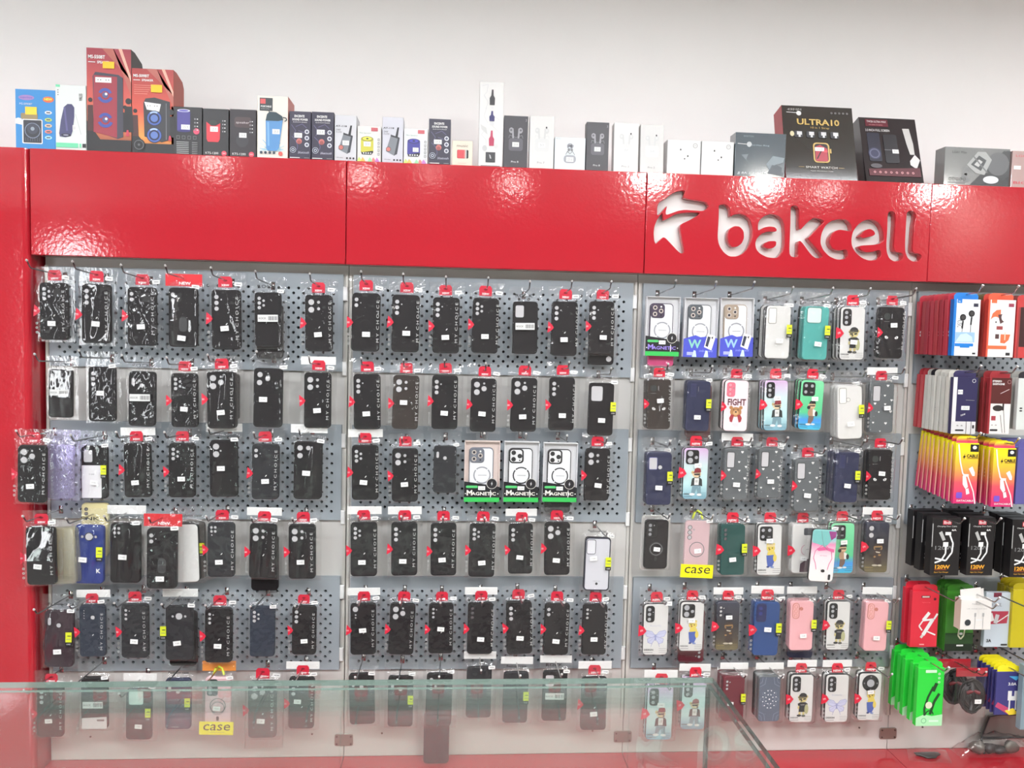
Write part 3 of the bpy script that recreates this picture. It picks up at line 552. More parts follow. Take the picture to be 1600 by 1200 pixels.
g = MB(); g.flat(rrect(-.0105, .0105, -.0055, .0055, .002, 2), 0, WHITE); g.rect(-.006, .007, -.0010, .0010, -.0003, GREYINK); MODEL = g.mesh('model_sticker')
g = MB(); g.rect(-.0085, .0085, -.005, .024, 0, mat((206, 216, 40), .45)); g.rect(-.0085, .0085, -.016, -.005, 0, mat((24, 24, 26), .4)); g.rect(-.003, .0065, .012, .0145, -.0003, INK); g.rect(-.006, .0065, .003, .0045, -.0003, GREYINK); g.text('CASE', 0, -.0105, .004, -.0003, WHITE, .011); YLAB = g.mesh('size_label')
g = MB(); g.rect(-.030, .030, -.0105, .0105, 0, mat((214, 214, 212), .4)); g.text('ROCK', -.016, .0, .006, -.0003, INK, .022)
for i, x in enumerate((.001, .003, .006, .007, .0095, .012, .0135, .016, .019, .0215, .023, .026)): g.rect(x, x+(.0006, .0014)[i % 2], -.006, .006, -.0003, INK)
BARC = g.mesh('barcode_label')
g = MB(); g.flat([(-.003, -.002), (.001, .003), (.003, .002), (-.001, -.003)], 0, WHITE); DOT = g.mesh('case_logo')
g = MB()
for i, z in enumerate((-.035, -.048, -.061)): g.ring(-.046, z, .002, .0034, 0, mat((190, 190, 188), .4), 8)
ICON = g.mesh('bag_icons')
g = MB(); g.rect(-.052, .052, -.021, .021, 0, mat((246, 232, 20), .4)); g.text('case', 0, .003, .020, -.0004, INK, .082, slant=.15); g.rect(-.02, .026, -.013, -.0122, -.0004, GREYINK); CASESTRIP = g.mesh('case_strip')
ORD = 'first second third fourth fifth sixth seventh eighth ninth'.split()
ROWN = ['top', 'second', 'third', 'fourth', 'fifth', 'bottom']
LOOK = {'t3': 'three lens holes in a column', 't3s': 'three small lens holes', 'v5': 'five lens holes', 'q2': 'two big two small lens holes', 'tri': 'three big lens holes', 'tri3': 'three spread lens holes', 'l3': 'three lens holes in an L', 'd2': 'two lens holes', 'd2b': 'two big lens holes', 'oreo': 'round lens hole between dots', '4s': 'a square of small lens holes', 'b1': 'one big lens hole', 'bo': 'two lens holes',
 'slot': 'a slot and round hole', 'slotr': 'a window and round hole', 'rect': 'a window cut-out', 'rectg': 'a window cut-out', 'rectgc': 'a window and round cut-out', 'rects': 'a window cut-out', 'rectb': 'a big window cut-out', 'sq': 'a square window', 'cir': 'one huge round hole', 'mod3': '', 'mod3p': '', 'mod4': '', 'mod2': '', 'ringmod': '', 'none': '', 'dots': 'dot holes and round hole', 'flat': '', 'bmod': 'dark blue lens block', 'flatw': '', 'petal': 'petal lens frame', 'dark3': 'three dark lens holes', 'blk3': 'lens block and ring', 'clrframe': 'clear back below a hole'}
PLOOK = {'bear1': 'black-capped bear print', 'bear2': 'red-capped bear print', 'bear3': 'yellow bear print', 'bear4': 'backpack bear print', 'bear5': 'golden bear print', 'butterfly': 'lilac butterfly print', 'cat': 'white cat eyes', 'hearts': 'little white hearts', 'fight': 'FIGHT bear print', 'mandala': 'glittering mandala', 'marble': 'pink marble print', 'marble2': 'grey marble print'}
CNAME = {'soft': 'charcoal', 'bluedark': 'blue-black', 'blue2': 'blue', 'ivory': 'ivory', 'gradpurple': 'lilac and mint', 'gradgreen': 'green', 'gradblack': 'black', 'marble': 'pink and white', 'pinkw': 'pale pink', 'plum': 'dark plum', 'green': 'dark green', 'navy': 'navy', 'wine': 'wine red', 'clearpink': 'clear pink'}
def case_thing(name, label, P0, s, rot, kind, lens, c, pr, o, group):
    t = thing(name, label, 'phone case', P0, group, (0, rot, 0), s)
    C_ = ob('phone_case', case_mesh(c), t)
    if lens_mesh(lens): ob('camera_opening', lens_mesh(lens), C_)
    if pr: ob('case_print', print_mesh(pr), C_)
    if kind == 'C': return t
    ob('bag', BAGS[o.get('b', R.randrange(5))], t)
    j = lambda a: R.uniform(-a, a)
    price = o.get('price', (j(.004), -.030+j(.006)))
    if kind in 'XDN':
        if kind == 'N': ob('header_card', WIDEC, t, (0, 0, .105))
        else: ob('header_card', o.get('card') or (XKC if kind == 'X' else NEWC), t, (j(.003), 0, .104), (0, j(.03), 0))
        if kind != 'N':
            ob('corner_tab', TABM if kind == 'X' else TABD, t, (-.045, YS+.003, .0+j(.004)), (0, j(.1), 0))
            ob('bag_icons', ICON, t, (0, YS+.008, 0))
            if kind == 'X' or o.get('my'): ob('side_lettering', MYC, t, (.034+j(.004), YS, .005+j(.004)), (0, j(.02), 0))
            if c in ('black', 'soft', 'bluedark') and not pr and R.random() < .8: ob('case_logo', DOT, C_, (.002, YC-.0004, -.012))
    elif kind == 'R': ob('lettering', ROCKC, t, (-.004, 0, .100)); ob('barcode_label', BARC, t, (j(.004), YS, .004), (0, j(.02), 0))
    elif kind == 'F': ob('lettering', o.get('word') or FASHC, t, (0, 0, .100)); ob('size_label', YLAB, t, (o.get('yx', .032), YS, 0))
    elif kind == 'P' and o.get('bar'): ob('barcode_label', BARC, t, (0, YS, .0))
    if o.get('wh'): ob('paper_header', o['wh'] if o['wh'] != 1 else WHC, t, (0, 0, .118))
    if kind != 'R' and price and not o.get('bar'): ob('price_sticker', PRICE, t, (price[0], YS-.0006, price[1]), (0, j(.12), 0))
    if kind in 'XDNP' or R.random() < .5: ob('model_sticker', MODEL, t, (.036+j(.004), -.0072 if R.random() < .6 else YS, .098 if kind in 'XD' else .086), (0, j(.15), 0))
    if o.get('strip'): ob('case_strip', CASESTRIP, t, (0, YS-.002, -.074), (0, .02, 0))
    return t
# ---- boxed cases with a ring
_bx = {}
def boxed(label, P0, s, rot, style, frame, group):
    t = thing('boxed_phone_case', label, 'phone case', P0, group, (0, rot, 0), s)
    if style not in _bx:
        A = MB(); w, z0, z1 = .0535, -.0925, .0925
        bc = mat((232, 214, 206) if style[1] == 'o' else (224, 224, 226), .4)
        A.box(-w, w, -.004, 0, z0, z1, bc).box(-w, -w+.0015, -.021, 0, z0, z1, bc).box(w-.0015, w, -.021, 0, z0, z1, bc).box(-w, w, -.021, 0, z1-.0015, z1, bc).box(-w, w, -.021, 0, z0, z0+.0015, bc)
        tab = MB().prism(rrect(-.020, .020, z1-.002, z1+.022, .007, 3), -.0016, -.0006, FILM_SMOOTH)
        win = MB().rect(-w+.0015, w-.0015, z0+.06, z1-.0015, -.0205, FILM_SMOOTH)
        p = MB(); y = -.0214; cy = {'M': (.30, .66)}.get(style[0])
        if style[0] == 'M':
            p.flat([(-w, z0), (w, z0), (w, -.046), (.02, -.040), (-w, -.030)], y, mat((28, 28, 32), .4)); p.rect(-w, w, z0, z0+.014, y-.0002, mat((54, 180, 84), .4))
            p.text('MAGNETIC', 0, -.067, .0105, y-.0003, mat((236, 232, 222) if style[1] != 'p' else (150, 130, 220), .4), .086, bold=.02); p.text('M', -.037, -.0645, .0165, y-.0004, mat((236, 232, 222) if style[1] != 'p' else (150, 130, 220), .4), .017, bold=.03); p.rect(.0255, .0277, -.078, -.056, y-.0003, WHITE)
            for x in (-.049, .049): p.ell(x, -.067, .0018, .0018, y-.0003, WHITE, 8)
            p.flat(rrect(-.048, -.012, -.050, -.0425, .0035, 2), y-.0003, mat((84, 190, 110), .4)); p.rect(-.011, .010, -.056, -.044, y-.0005, WHITE); p.text('22.00', -.0005, -.050, .004, y-.0007, GREYINK, .014)
            p.ell(.030, -.036, .0165, .0165, y-.0006, mat((200, 196, 190), .4), 20); p.ell(.030, -.036, .0148, .0148, y-.0008, mat((34, 33, 36), .4), 20); p.flat([(.027, -.037), (.031, -.029), (.031, -.035), (.033, -.035), (.029, -.043), (.029, -.037)], y-.001, SILVER)
        else:
            b = mat((74, 82, 190), .4); p.flat([(-w, z0), (w, z0), (w, -.032), (.03, -.026), (.0, -.030), (-.016, -.024), (-w, -.036)], y, b)
            p.text('W', -.018, -.051, .027, y-.0003, mat((132, 196, 180) if style[1] == 'g' else (150, 190, 250), .4), .042, bold=.03); p.text('inbosed', .018, -.072, .007, y-.0003, mat((150, 160, 230), .4), .042, slant=.2)
            p.flat([(.012, -.060), (.022, -.018), (.048, -.026), (.036, -.070)], y-.0005, WHITE); p.flat([(.016, -.056), (.023, -.026), (.032, -.029), (.024, -.060)], y-.0007, mat((60, 64, 80), .3)); p.flat([(.034, -.030), (.040, -.026), (.038, -.036)], y-.0007, INK)
            for x in (-.018, .020): p.flat([(x-.008, z0+.001), (x+.007, z0+.001), (x+.004, z0+.02), (x-.002, z0+.022)], y-.0004, mat((200, 226, 240), .4))
            p.rect(-.042, -.022, z0+.006, z0+.016, y-.0004, mat((170, 176, 230), .4))
        _bx[style] = (A.mesh('box'), tab.mesh('hang_tab'), win.mesh('window_film'), p.mesh('box_print'))
    for n, me in zip(('box', 'hang_tab', 'window_film', 'box_print'), _bx[style]): ob(n, me, t)
    k = ('case', frame)
    if k not in _bx:
        q = MB(); fc = mat(frame, .3, .3); q.prism(rrect(-.040, .034, -.080, .072, .012), -.0125, -.0045, fc, .001); q.prism(rrect(-.0375, .0315, -.078, .0695, .010), -.0132, -.012, mat((232, 234, 236), .25))
        q.prism(rrect(-.038, .006, .026, .070, .010), -.0155, -.013, fc, .0005)
        if sum(frame) < 200: q.flat(rrect(-.035, .001, .030, .067, .008), -.0157, mat((226, 226, 226), .3))
        for x, z, r in ((-.025, .058, .0072), (-.025, .038, .0072), (-.006, .048, .0072)):
            q.ring(x, z, r*.55, r, -.0160, BLACK if sum(frame) < 200 else mat((200, 190, 180), .3), 12); q.ell(x, z, r*.55, r*.55, -.0160, BLACK if sum(frame) < 200 else mat((60, 56, 70), .2), 10)
        q.ell(-.006, .061, .003, .003, -.0160, WHITE, 8); q.ell(-.006, .035, .0025, .0025, -.0160, BLACK, 8)
        r_ = MB(); rc = mat((40, 40, 44), .4) if sum(frame) < 200 else mat((150, 152, 158), .4)
        for a in range(4): r_.ring(.0, -.012, .0225, .0265, -.0136, rc, 6, 50+a*90-(a == 3)*5, 133+a*90)
        r_.rect(-.012, .014, -.0126, -.0114, -.0136, GREYINK)
        _bx[k] = (q.mesh('phone_case'), r_.mesh('magnet_ring'))
    c = ob('phone_case', _bx[k][0], t); ob('magnet_ring', _bx[k][1], c)
    return t
# ------------------------------------------------------------------ every hanging case: (cx, top, bottom, kind, lens, options), pixels of the photograph unprojected to its own hook depth
D = dict
T = {
(0, 0): [(87, 442, 531, 'X', 'v5', D(b=6)), (153, 444, 536, 'X', 't3', D(b=9)), (224, 449, 540, 'X', 'd2', D(b=6)), (288, 450, 542, 'N', 'd2', D(pr='holder', b=8, price=(0, -.058))), (355, 453, 546, 'X', 't3', D(b=1)), (420, 457, 542, 'R', 'v5', D(b=0)), (499, 461, 549, 'X', 'q2', D(b=1))],
(1, 0): [(572, 458, 549, 'X', 'd2', D(pr='vents', b=1)), (634, 461, 550, 'X', 't3', D(b=2)), (697, 465, 552, 'X', 't3', D(b=2)), (758, 466, 552, 'X', 'v5', D(b=1)), (820, 471, 553, 'R', 'rects', D(b=0)), (881, 471, 556, 'X', 't3', D(b=1)), (939, 471, 553, 'X', 't3', D(b=2))],
(2, 0): [(1033, 464, 556, 'M', 'p', D(fr=(70, 58, 80))), (1092, 466, 558, 'W', 'g', D(fr=(92, 98, 104))), (1148, 466, 557, 'W', 'b', D(fr=(176, 158, 140))), (1213, 478, 560, 'F', 'rectg', D(c='white', n=2)), (1272, 479, 562, 'F', 'sq', D(c='teal', n=2)), (1329, 480, 562, 'D', 'mod3', D(c='white', pr='bear1', n=2)), (1390, 480, 560, 'X', 'flat', D(pr='cat', n=1, price=(0, .024)))],
(0, 1): [(97, 577, 652, 'R', 'd2', D(b=10, rot=1)), (162, 573, 658, 'P', 't3', D(b=3, price=(0, .004))), (224, 580, 665, 'R', 'slot', D(b=2)), (290, 583, 667, 'X', 'v5', D(b=6)), (347, 580, 669, 'X', 'tri', D(b=9, n=1)), (420, 575, 667, 'P', 'tri3', D(b=2, price=(-.01, -.004))), (497, 582, 668, 'X', 'q2', D(b=1, wh=1))],
(1, 1): [(574, 584, 670, 'X', 't3', D(b=1)), (634, 586, 670, 'X', 'q2', D(b=4, c='brown', price=(-.005, .0))), (695, 586, 670, 'X', 't3', D(b=2)), (755, 591, 674, 'X', 'tri', D(b=1)), (818, 590, 674, 'X', 'tri', D(b=0)), (877, 589, 672, 'X', 't3', D(b=1, rot=0)), (938, 598, 680, 'F', 'rectb', D(b=0, yx=.036))],
(2, 1): [(1028, 592, 670, 'X', 'flat', D(c='brown', pr='cat', b=9, n=2, price=(.002, .012))), (1089, 595, 673, 'F', 'flatw', D(c='navy', b=2, n=1)), (1148, 594, 673, 'X', 'mod3p', D(c='pinkw', pr='fight', n=2, price=None)), (1210, 594, 672, 'D', 'mod3', D(c='gradpurple', pr='bear2', n=2, price=(0, .024))), (1265, 594, 671, 'D', 'mod4', D(c='gradgreen', pr='bear4', rot=2, n=2, price=(.006, .022))), (1325, 603, 685, 'F', 'rectgc', D(c='ivory', rot=-3, n=2)), (1375, 597, 676, 'X', 'rect', D(c='grey', pr='hearts', n=1, wh=1, price=(.012, -.0)))],
(0, 2): [(53, 695, 784, 'X', 'tri', D(y=-.13, b=4, rot=1)), (150, 696, 778, 'F', 'rects', D(pr='paper', b=8)), (217, 692, 776, 'X', 'none', D(b=9, wh=1)), (286, 692, 776, 'X', 'v5', D(b=2)), (351, 687, 775, 'P', 'd2b', D(b=8, wh=1, price=(-.004, .002))), (416, 693, 779, 'X', 'd2', D(b=2, c='soft')), (482, 689, 779, 'P', 'l3', D(b=9, wh=1, price=(-.002, -.006)))],
(1, 2): [(571, 695, 780, 'X', 'v5', D(b=1, wh=1)), (633, 700, 783, 'X', 'q2', D(b=2)), (695, 696, 769, 'P', 'slot', D(b=3, c='soft', price=None)), (753, 688, 782, 'M', 'o', D(fr=(120, 124, 136))), (814, 689, 782, 'M', 'w', D(fr=(44, 44, 46))), (874, 691, 782, 'M', 'w', D(fr=(46, 46, 48))), (932, 700, 781, 'X', 'q2', D(b=1))],
(2, 2): [(1028, 706, 788, 'F', 'slotr', D(c='navy', n=1)), (1085, 699, 779, 'D', 'mod2', D(c='gradpurple', pr='bear2', n=1, price=(.004, .028))), (1148, 700, 780, 'X', 'rect', D(c='grey', pr='hearts', n=1, wh=1)), (1201, 700, 777, 'X', 'rect', D(c='grey', pr='hearts', n=1)), (1258, 717, 798, 'X', 'rect', D(c='grey', pr='hearts', n=1)), (1320, 706, 784, 'F', 'flatw', D(c='navy', n=2)), (1372, 702, 780, 'X', 'flat', D(pr='cat', n=1, price=(0, .006)))],
(0, 3): [(67, 822, 912, 'X', 'none', D(y=-.12, b=7)), (142, 819, 910, 'F', 'oreo', D(c='blue', pr='klet', b=11, word=SNKC, price=(-.012, -.012))), (198, 816, 909, 'P', '4s', D(b=11, wh=1, price=(-.002, -.008))), (255, 824, 918, 'N', 'd2', D(y=-.11, pr='holder', b=5, price=(0, -.052))), (347, 815, 900, 'X', '4s', D(b=1, c='soft')), (412, 817, 902, 'X', 'q2', D(b=11, wh=1, price=None)), (473, 818, 903, 'X', 'q2', D(b=11))],
(1, 3): [(569, 815, 899, 'X', 'v5', D(b=0, wh=1)), (632, 815, 898, 'X', 't3', D(b=0, wh=1)), (693, 816, 898, 'X', 't3', D(b=1)), (753, 817, 900, 'X', 'v5', D(b=0)), (813, 817, 895, 'X', 't3', D(b=0, wh=1)), (870, 815, 897, 'X', 'tri', D(b=1)), (932, 838, 921, 'F', 'clrframe', D(b=1, price=(-.014, .020)))],
(2, 3): [(1024, 811, 887, 'P', 'blk3', D(c='black', b=0, tray=1, price=(0, -.014))), (1087, 813, 893, 'P', 't3', D(c='clearpink', pr='ring', b=1, strip=1, box=1, price=(0, -.010))), (1143, 818, 897, 'D', 'dark3', D(c='green', n=1, lab=1)), (1200, 818, 897, 'D', 'mod4', D(c='white', pr='bear3', n=1, price=(-.004, .032))), (1253, 818, 894, 'D', 'none', D(c='ivory', pr='marble2', n=1, y=-.08)), (1313, 816, 894, 'D', 'mod4', D(c='gradgreen', pr='bear4', n=1, price=(0, .022))), (1367, 815, 893, 'D', 'bo', D(c='gradblack', pr='bear5', n=1, wh=1, price=(.004, .024)))],
(0, 4): [(95, 952, 1040, 'F', 'slot', D(c='plum', b=12, rot=1)), (147, 944, 1024, 'X', 'dots', D(c='bluedark', b=2, wh=1, price=None)), (213, 942, 1026, 'X', 't3s', D(b=2, c='soft')), (282, 944, 1029, 'F', 'oreo', D(c='soft', b=1, wh=1, yx=-.042)), (343, 948, 1033, 'X', 't3s', D(b=2, y=-.085)), (411, 946, 1024, 'P', 'v5', D(c='bluedark', b=2, price=None)), (476, 945, 1021, 'X', 't3', D(b=1))],
(1, 4): [(568, 941, 1021, 'X', 'b1', D(b=0, wh=1, price=(.0, .0))), (628, 941, 1021, 'X', 'tri', D(b=1, rot=2, price=None)), (689, 941, 1019, 'X', 't3s', D(b=0, price=(0, .002))), (750, 940, 1020, 'X', 'dark3', D(b=0, wh=1)), (811, 938, 1020, 'X', 't3', D(b=2, rot=-2)), (869, 941, 1021, 'X', 'd2', D(b=1)), (928, 942, 1021, 'X', 't3s', D(b=0))],
(2, 4): [(1023, 942, 1021, 'D', 'mod3', D(c='white', pr='butterfly', n=1, price=(.036, .088))), (1079, 939, 1015, 'D', 'mod2', D(c='white', pr='bear3', n=1, price=(-.004, .024))), (1135, 939, 1014, 'D', 't3s', D(c='gradblack', pr='bear5', n=1, wh=1, price=(0, .034))), (1195, 939, 1022, 'D', 'bmod', D(c='blue2', n=1, lab=1, wh=1, price=(0, .002))), (1250, 938, 1014, 'F', 'petal', D(c='pink', wh=1, n=1, yx=.037)), (1307, 938, 1013, 'D', 'mod3', D(c='white', pr='bear1', n=1, price=None)), (1366, 939, 1015, 'F', 'petal', D(c='pink', wh=1, n=1, yx=.037))],
(0, 5): [(81, 1069, 1149, 'X', 't3', D(b=2)), (150, 1056, 1137, 'P', 'none', D(pr='halfwhite', bar=1, b=3, price=None)), (219, 1074, 1153, 'F', 'sq', D(c='soft', wh=1, b=1)), (280, 1058, 1137, 'F', 'slot', D(c='navy', pr='brandlow', b=1, price=None)), (342, 1056, 1136, 'P', 'blk3', D(c='clearpink', pr='ring', b=1, strip=1, wh=ORC, price=(0, -.012))), (411, 1062, 1150, 'X', 'tri', D(b=1, box=2)), (472, 1056, 1136, 'X', 't3', D(b=1, wh=1, price=(-.01, .01)))],
(1, 5): [(566, 1050, 1129, 'P', 'slot', D(b=4, price=None, rot=-2)), (626, 1054, 1133, 'F', 'slot', D(b=1, word=AFC, price=None)), (686, 1050, 1132, 'P', 'v5', D(b=3, price=None, rot=1)), (748, 1040, 1119, 'P', 'none', D(b=3, c='soft', wh=1, price=None)), (805, 1048, 1127, 'F', 'none', D(c='soft', b=3, wh=1, price=None)), (866, 1046, 1124, 'R', 'rects', D(b=3, wh=1)), (927, 1056, 1138, 'X', 'none', D(b=3, wh=1))],
(2, 5): [(1029, 1070, 1153, 'D', 'mod3', D(c='gradpurple', pr='bear2', n=1, wh=1, price=(0, .03))), (1082, 1059, 1137, 'D', 'mod3', D(c='gradpurple', pr='bear2', n=1, wh=1, price=None)), (1144, 1055, 1125, 'F', 't3s', D(c='wine', n=2, wh=1, price=(-.014, -.012))), (1200, 1055, 1125, 'P', 'none', D(c='grey', pr='mandala', n=2, wh=1, price=None)), (1250, 1052, 1126, 'D', 'mod3', D(c='white', pr='bear1', n=1, wh=1, price=None)), (1305, 1052, 1126, 'D', 'mod3', D(c='white', pr='butterfly', n=1, wh=1, price=None)), (1356, 1050, 1123, 'D', 'ringmod', D(c='white', pr='bear3', n=1, price=(-.003, .022)))],
}
GROUP = 'phone cases hanging on the pegboard hooks'
def hook_at(u, P, long=False): ob('hook', HOOKL if long else HOOK, units[u], (P.x-u*UW, -.010, P.z))
TRAY = MB().prism(rrect(-.048, .048, -.092, .094, .012), -.0095, 0, mat((226, 224, 220), .35), .001).mesh('tray')
CLBOX = MB()
for a in ((-.052, .052, -.0225, -.0215, -.090, .098), (-.052, -.051, -.0225, 0, -.090, .098), (.051, .052, -.0225, 0, -.090, .098)): CLBOX.box(*a, FILM_SMOOTH)
CLBOX = CLBOX.mesh('clear_box')
GLOOP = MB().tube([(-.016, -.003, .088), (-.010, -.003, .108), (0, -.003, .115), (.010, -.003, .108), (.016, -.003, .088)], .0035, mat((214, 226, 70), .4), 6).mesh('hang_loop', True)
for (u, r), row in T.items():
    for i, (cx, yt, yb, kind, lens, o) in enumerate(row):
        n = o.get('n', 0); Y = o.get('y', -.07-.021*n); c = o.get('c', 'black')
        a, b = at(cx, yt, Y), at(cx, yb, Y); H = (a-b).length; P0 = (a+b)/2
        place = '%s from left, %s row, %s bay' % (ORD[i], ROWN[r], BAY[u])
        if kind in 'MW':
            s = H/.185; fr = o['fr']
            t = boxed({'M': 'boxed ring case, %s frame, black-green print, ', 'W': 'boxed ring case, %s frame, blue print, '}[kind] % ('black' if sum(fr) < 145 else 'dark' if sum(fr) < 230 else 'gold' if fr[0] > fr[2]+20 else 'grey')+place, P0, s, math.radians(R.uniform(-.6, .6)), kind+lens, fr, GROUP)
            hook_at(u, P0+Vector((0, 0, .105*s))); continue
        s = H/.165; rot = math.radians(o.get('rot', R.uniform(-1, 1)))
        cn = CNAME.get(c, c); lk = PLOOK.get(o.get('pr')) or LOOK[lens]
        if kind == 'N': lk = 'ring holder, wide red header'
        lab = '%s phone case%s, %s' % (cn, (', '+lk if (o.get('pr') in PLOOK or kind == 'N') else ' with '+lk) if lk else '', place)
        if len(lab.split()) > 16: lab = lab.replace('phone case', 'case').replace(' in a column', '')
        t = case_thing('phone_case_pack', lab, P0, s, rot, kind, lens, c, o.get('pr'), o, GROUP)
        if o.get('lab'): ob('size_label', YLAB, t, (.034, YS-.0003, -.002))
        if o.get('tray'): ob('tray', TRAY, t, (0, .0095, 0))
        if o.get('box') == 1: ob('clear_box', CLBOX, t); 
        if o.get('box') == 2: ob('clear_box', CLBOX, t, (.006, 0, -.016), (0, .02, .10))
        if o.get('strip'): ob('hang_loop', GLOOP, t)
        hz = P0+Vector((math.sin(rot), 0, math.cos(rot)))*(.106*s)
        if not (u == 0 and r == 2 and i == 0): hook_at(u, hz)
        else: hook_at(u, Vector((.03, 0, hz.z)))
        for k in range(1, n+1):
            q = case_thing('phone_case_pack', ('%s case stacked behind: ' % (cn if k == 1 else cn+' rear'))+place, P0+Vector((R.uniform(-.002, .003), .021*k, R.uniform(-.002, .002))), s, rot+R.uniform(-.01, .01), 'S', 'none', c if k == 1 else R.choice(['black', c]), None, D(price=None), GROUP)
FILM_SMOKE = film('smoky_clear_plastic', tint=(.86, .83, .68), base=.04, rough=.08, bump=.1, scale=14, haze=.12)
CASEC['rose'] = ((214, 84, 134), .3); CASEC['cream'] = ((226, 214, 160), .4); CASEC['smoke'] = ((176, 172, 140), .2)
for cx, yt, yb, Y, c, kind, rot, lens, lab in [
    (423, 476, 560, -.045, 'black', 'S', 0, 'none', 'black case hanging lower behind the five-hole case, top row, left bay'), (939, 486, 570, -.045, 'black', 'S', 180, 'b1', 'upside-down black case showing a round hole below the last top-row case, middle bay'),
    (358, 584, 655, -.042, 'black', 'S', 0, 'none', 'black case peeking out behind the big-holed case, second row, left bay'), (871, 716, 800, -.045, 'soft', 'S', 180, 'none', 'dark case below the third black and green box, third row, middle bay'),
    (415, 836, 921, -.045, 'black', 'C', 0, 'none', 'bare black case hanging below the sixth case, fourth row, left bay'), (1090, 600, 683, -.04, 'wine', 'S', 0, 'none', 'wine red case showing below the second case, second row, right bay'),
    (1032, 488, 573, -.05, 'rose', 'S', 0, 'none', 'rose pink case showing below the purple-lettered box, top row, right bay'), (288, 953, 1038, -.045, 'black', 'C', 0, 'none', 'bare black case below the fourth case, fifth row, left bay'),
    (1251, 944, 1026, -.05, 'navy', 'S', 3, 'none', 'navy case showing below the pink case, fifth row, right bay'), (1079, 950, 1033, -.05, 'wine', 'S', 180, 't3s', 'wine red case below the yellow bear case, fifth row, right bay'),
    (682, 1110, 1190, -.05, 'plum', 'C', 0, 'none', 'long plum case standing low against the panel, middle bay'), (98, 824, 911, -.095, 'smoke', 'C', -3, 'none', 'smoky yellow clear case right of the shiny first case, fourth row, left bay'),
    (106, 822, 908, -.075, 'smoke', 'C', -3, 'none', 'second smoky yellow clear case behind it, fourth row, left bay'), (151, 785, 868, -.045, 'cream', 'C', 0, 'dark3', 'cream case sticking out above the blue case, fourth row, left bay'),
    (300, 814, 903, -.05, 'brown', 'F', -1, 'none', 'brown bagged case right of the wide red header, fourth row, left bay'), (290, 818, 908, -.07, 'white', 'S', -2, 'none', 'pale case behind the wide red header case, fourth row, left bay'),
    (96, 694, 778, -.10, 'clearpink', 'S', 1, 'none', 'iridescent bag right of the first case, third row, left bay'), (1283, 826, 907, -.15, 'marble', 'S', 3, 'none', 'pink and turquoise marble case in front of its row, fourth row, right bay')]:
    a, b = at(cx, yt, Y), at(cx, yb, Y)
    t = case_thing('phone_case_pack', lab, (a+b)/2, (a-b).length/.165, math.radians(rot), kind, lens, c, 'marble' if c == 'marble' else None, D(price=None, b=3), GROUP)
    if c == 'smoke':
        for ch in t.children: ch.data = ch.data.copy(); [ch.data.materials.__setitem__(k, FILM_SMOKE) for k in range(len(ch.data.materials))]
    if c == 'clearpink':
        me = BAGS[6].copy(); me.materials.clear(); me.materials.append(FILM_PINK)
        for ch in t.children:
            if ch.name.startswith('bag'): ch.data = me
            elif ch.name.startswith('phone_case'): ch.data = ch.data.copy(); [ch.data.materials.__setitem__(k, FILM_PINK) for k in range(len(ch.data.materials))]
# ------------------------------------------------------------------ boxes on top of the fascia
class Panel(MB):
    def __init__(s, w, h, y=-.0006): super().__init__(); s.w = w; s.h = h; s.y = y
    def ny(s): s.y -= .00006; return s.y
    def X(s, u): return (u-.5)*s.w
    def pr(s, u0, u1, v0, v1, c): s.rect(s.X(u0), s.X(u1), v0*s.h, v1*s.h, s.ny(), s.c(c)); return s
    def pe(s, u, v, ru, c, rv=None, n=18): s.ell(s.X(u), v*s.h, ru*s.w, (rv*s.h if rv else ru*s.w), s.ny(), s.c(c), n); return s
    def pg(s, u, v, r0, r1, c, a0=0, a1=360, n=18): s.ring(s.X(u), v*s.h, r0*s.w, r1*s.w, s.ny(), s.c(c), n, a0, a1); return s
    def pp(s, pts, c): s.flat([(s.X(u), v*s.h) for u, v in pts], s.ny(), s.c(c)); return s
    def pl(s, pts, wd, c): s.line([(s.X(u), v*s.h) for u, v in pts], wd*s.w, s.ny(), s.c(c)); return s
    def pt(s, t, u, v, h, c, w=None, al='c', rot=0, bold=0, slant=0): s.text(t, s.X(u), v*s.h, h*s.h, s.ny(), s.c(c), w*s.w if w else None, al, rot, bold, slant); return s
    def rr(s, u0, u1, v0, v1, r, c): s.flat(rrect(s.X(u0), s.X(u1), v0*s.h, v1*s.h, r*s.w, 3), s.ny(), s.c(c)); return s
    def c(s, c): return c if isinstance(c, bpy.types.Material) else mat(c, .4)
W_, K_, G_ = (226, 226, 224), (30, 29, 31), (130, 130, 132)
def sticker(p, u, v, c=W_, w=.2, h=.07):
    p.pr(u-w/2, u+w/2, v-h/2, v+h/2, c)
    if c == W_: p.pt('25.0', u, v, h*.5, G_, w*.6)
def a_blue(p):
    p.pe(.28, .86, .2, (150, 120, 180), .045); p.pt('superbass', .28, .86, .035, (60, 70, 160), .3); p.pe(.83, .84, .14, (226, 100, 60), .05); p.pt('NEW', .83, .845, .04, (250, 230, 60), .2, bold=.03); p.pt('PG-S090BT', .27, .755, .03, W_, .32)
    p.pp([(0, .5), (.08, .52), (.16, .5), (.18, .4), (0, .42)], W_); p.rr(.14, .56, .5, .6, .03, (150, 130, 90)); p.rr(.17, .68, .09, .5, .03, W_); p.rr(.2, .655, .105, .485, .02, (44, 46, 54)); p.pg(.43, .31, .18, .2, (120, 130, 150)); p.pe(.43, .34, .14, (60, 64, 76)); p.pe(.43, .34, .05, (140, 150, 160)); p.pt('1111111', .43, .16, .06, (90, 96, 110), .36)
    for v, c in ((.62, W_), (.5, (190, 210, 90)), (.4, (226, 196, 160)), (.3, (226, 130, 110)), (.2, (170, 220, 240))): p.pe(.83, v, .09, c, .03); p.pr(.78, .88, v-.012, v+.012, (90, 90, 100))
    sticker(p, .4, .64, (252, 200, 50), .29, .13)
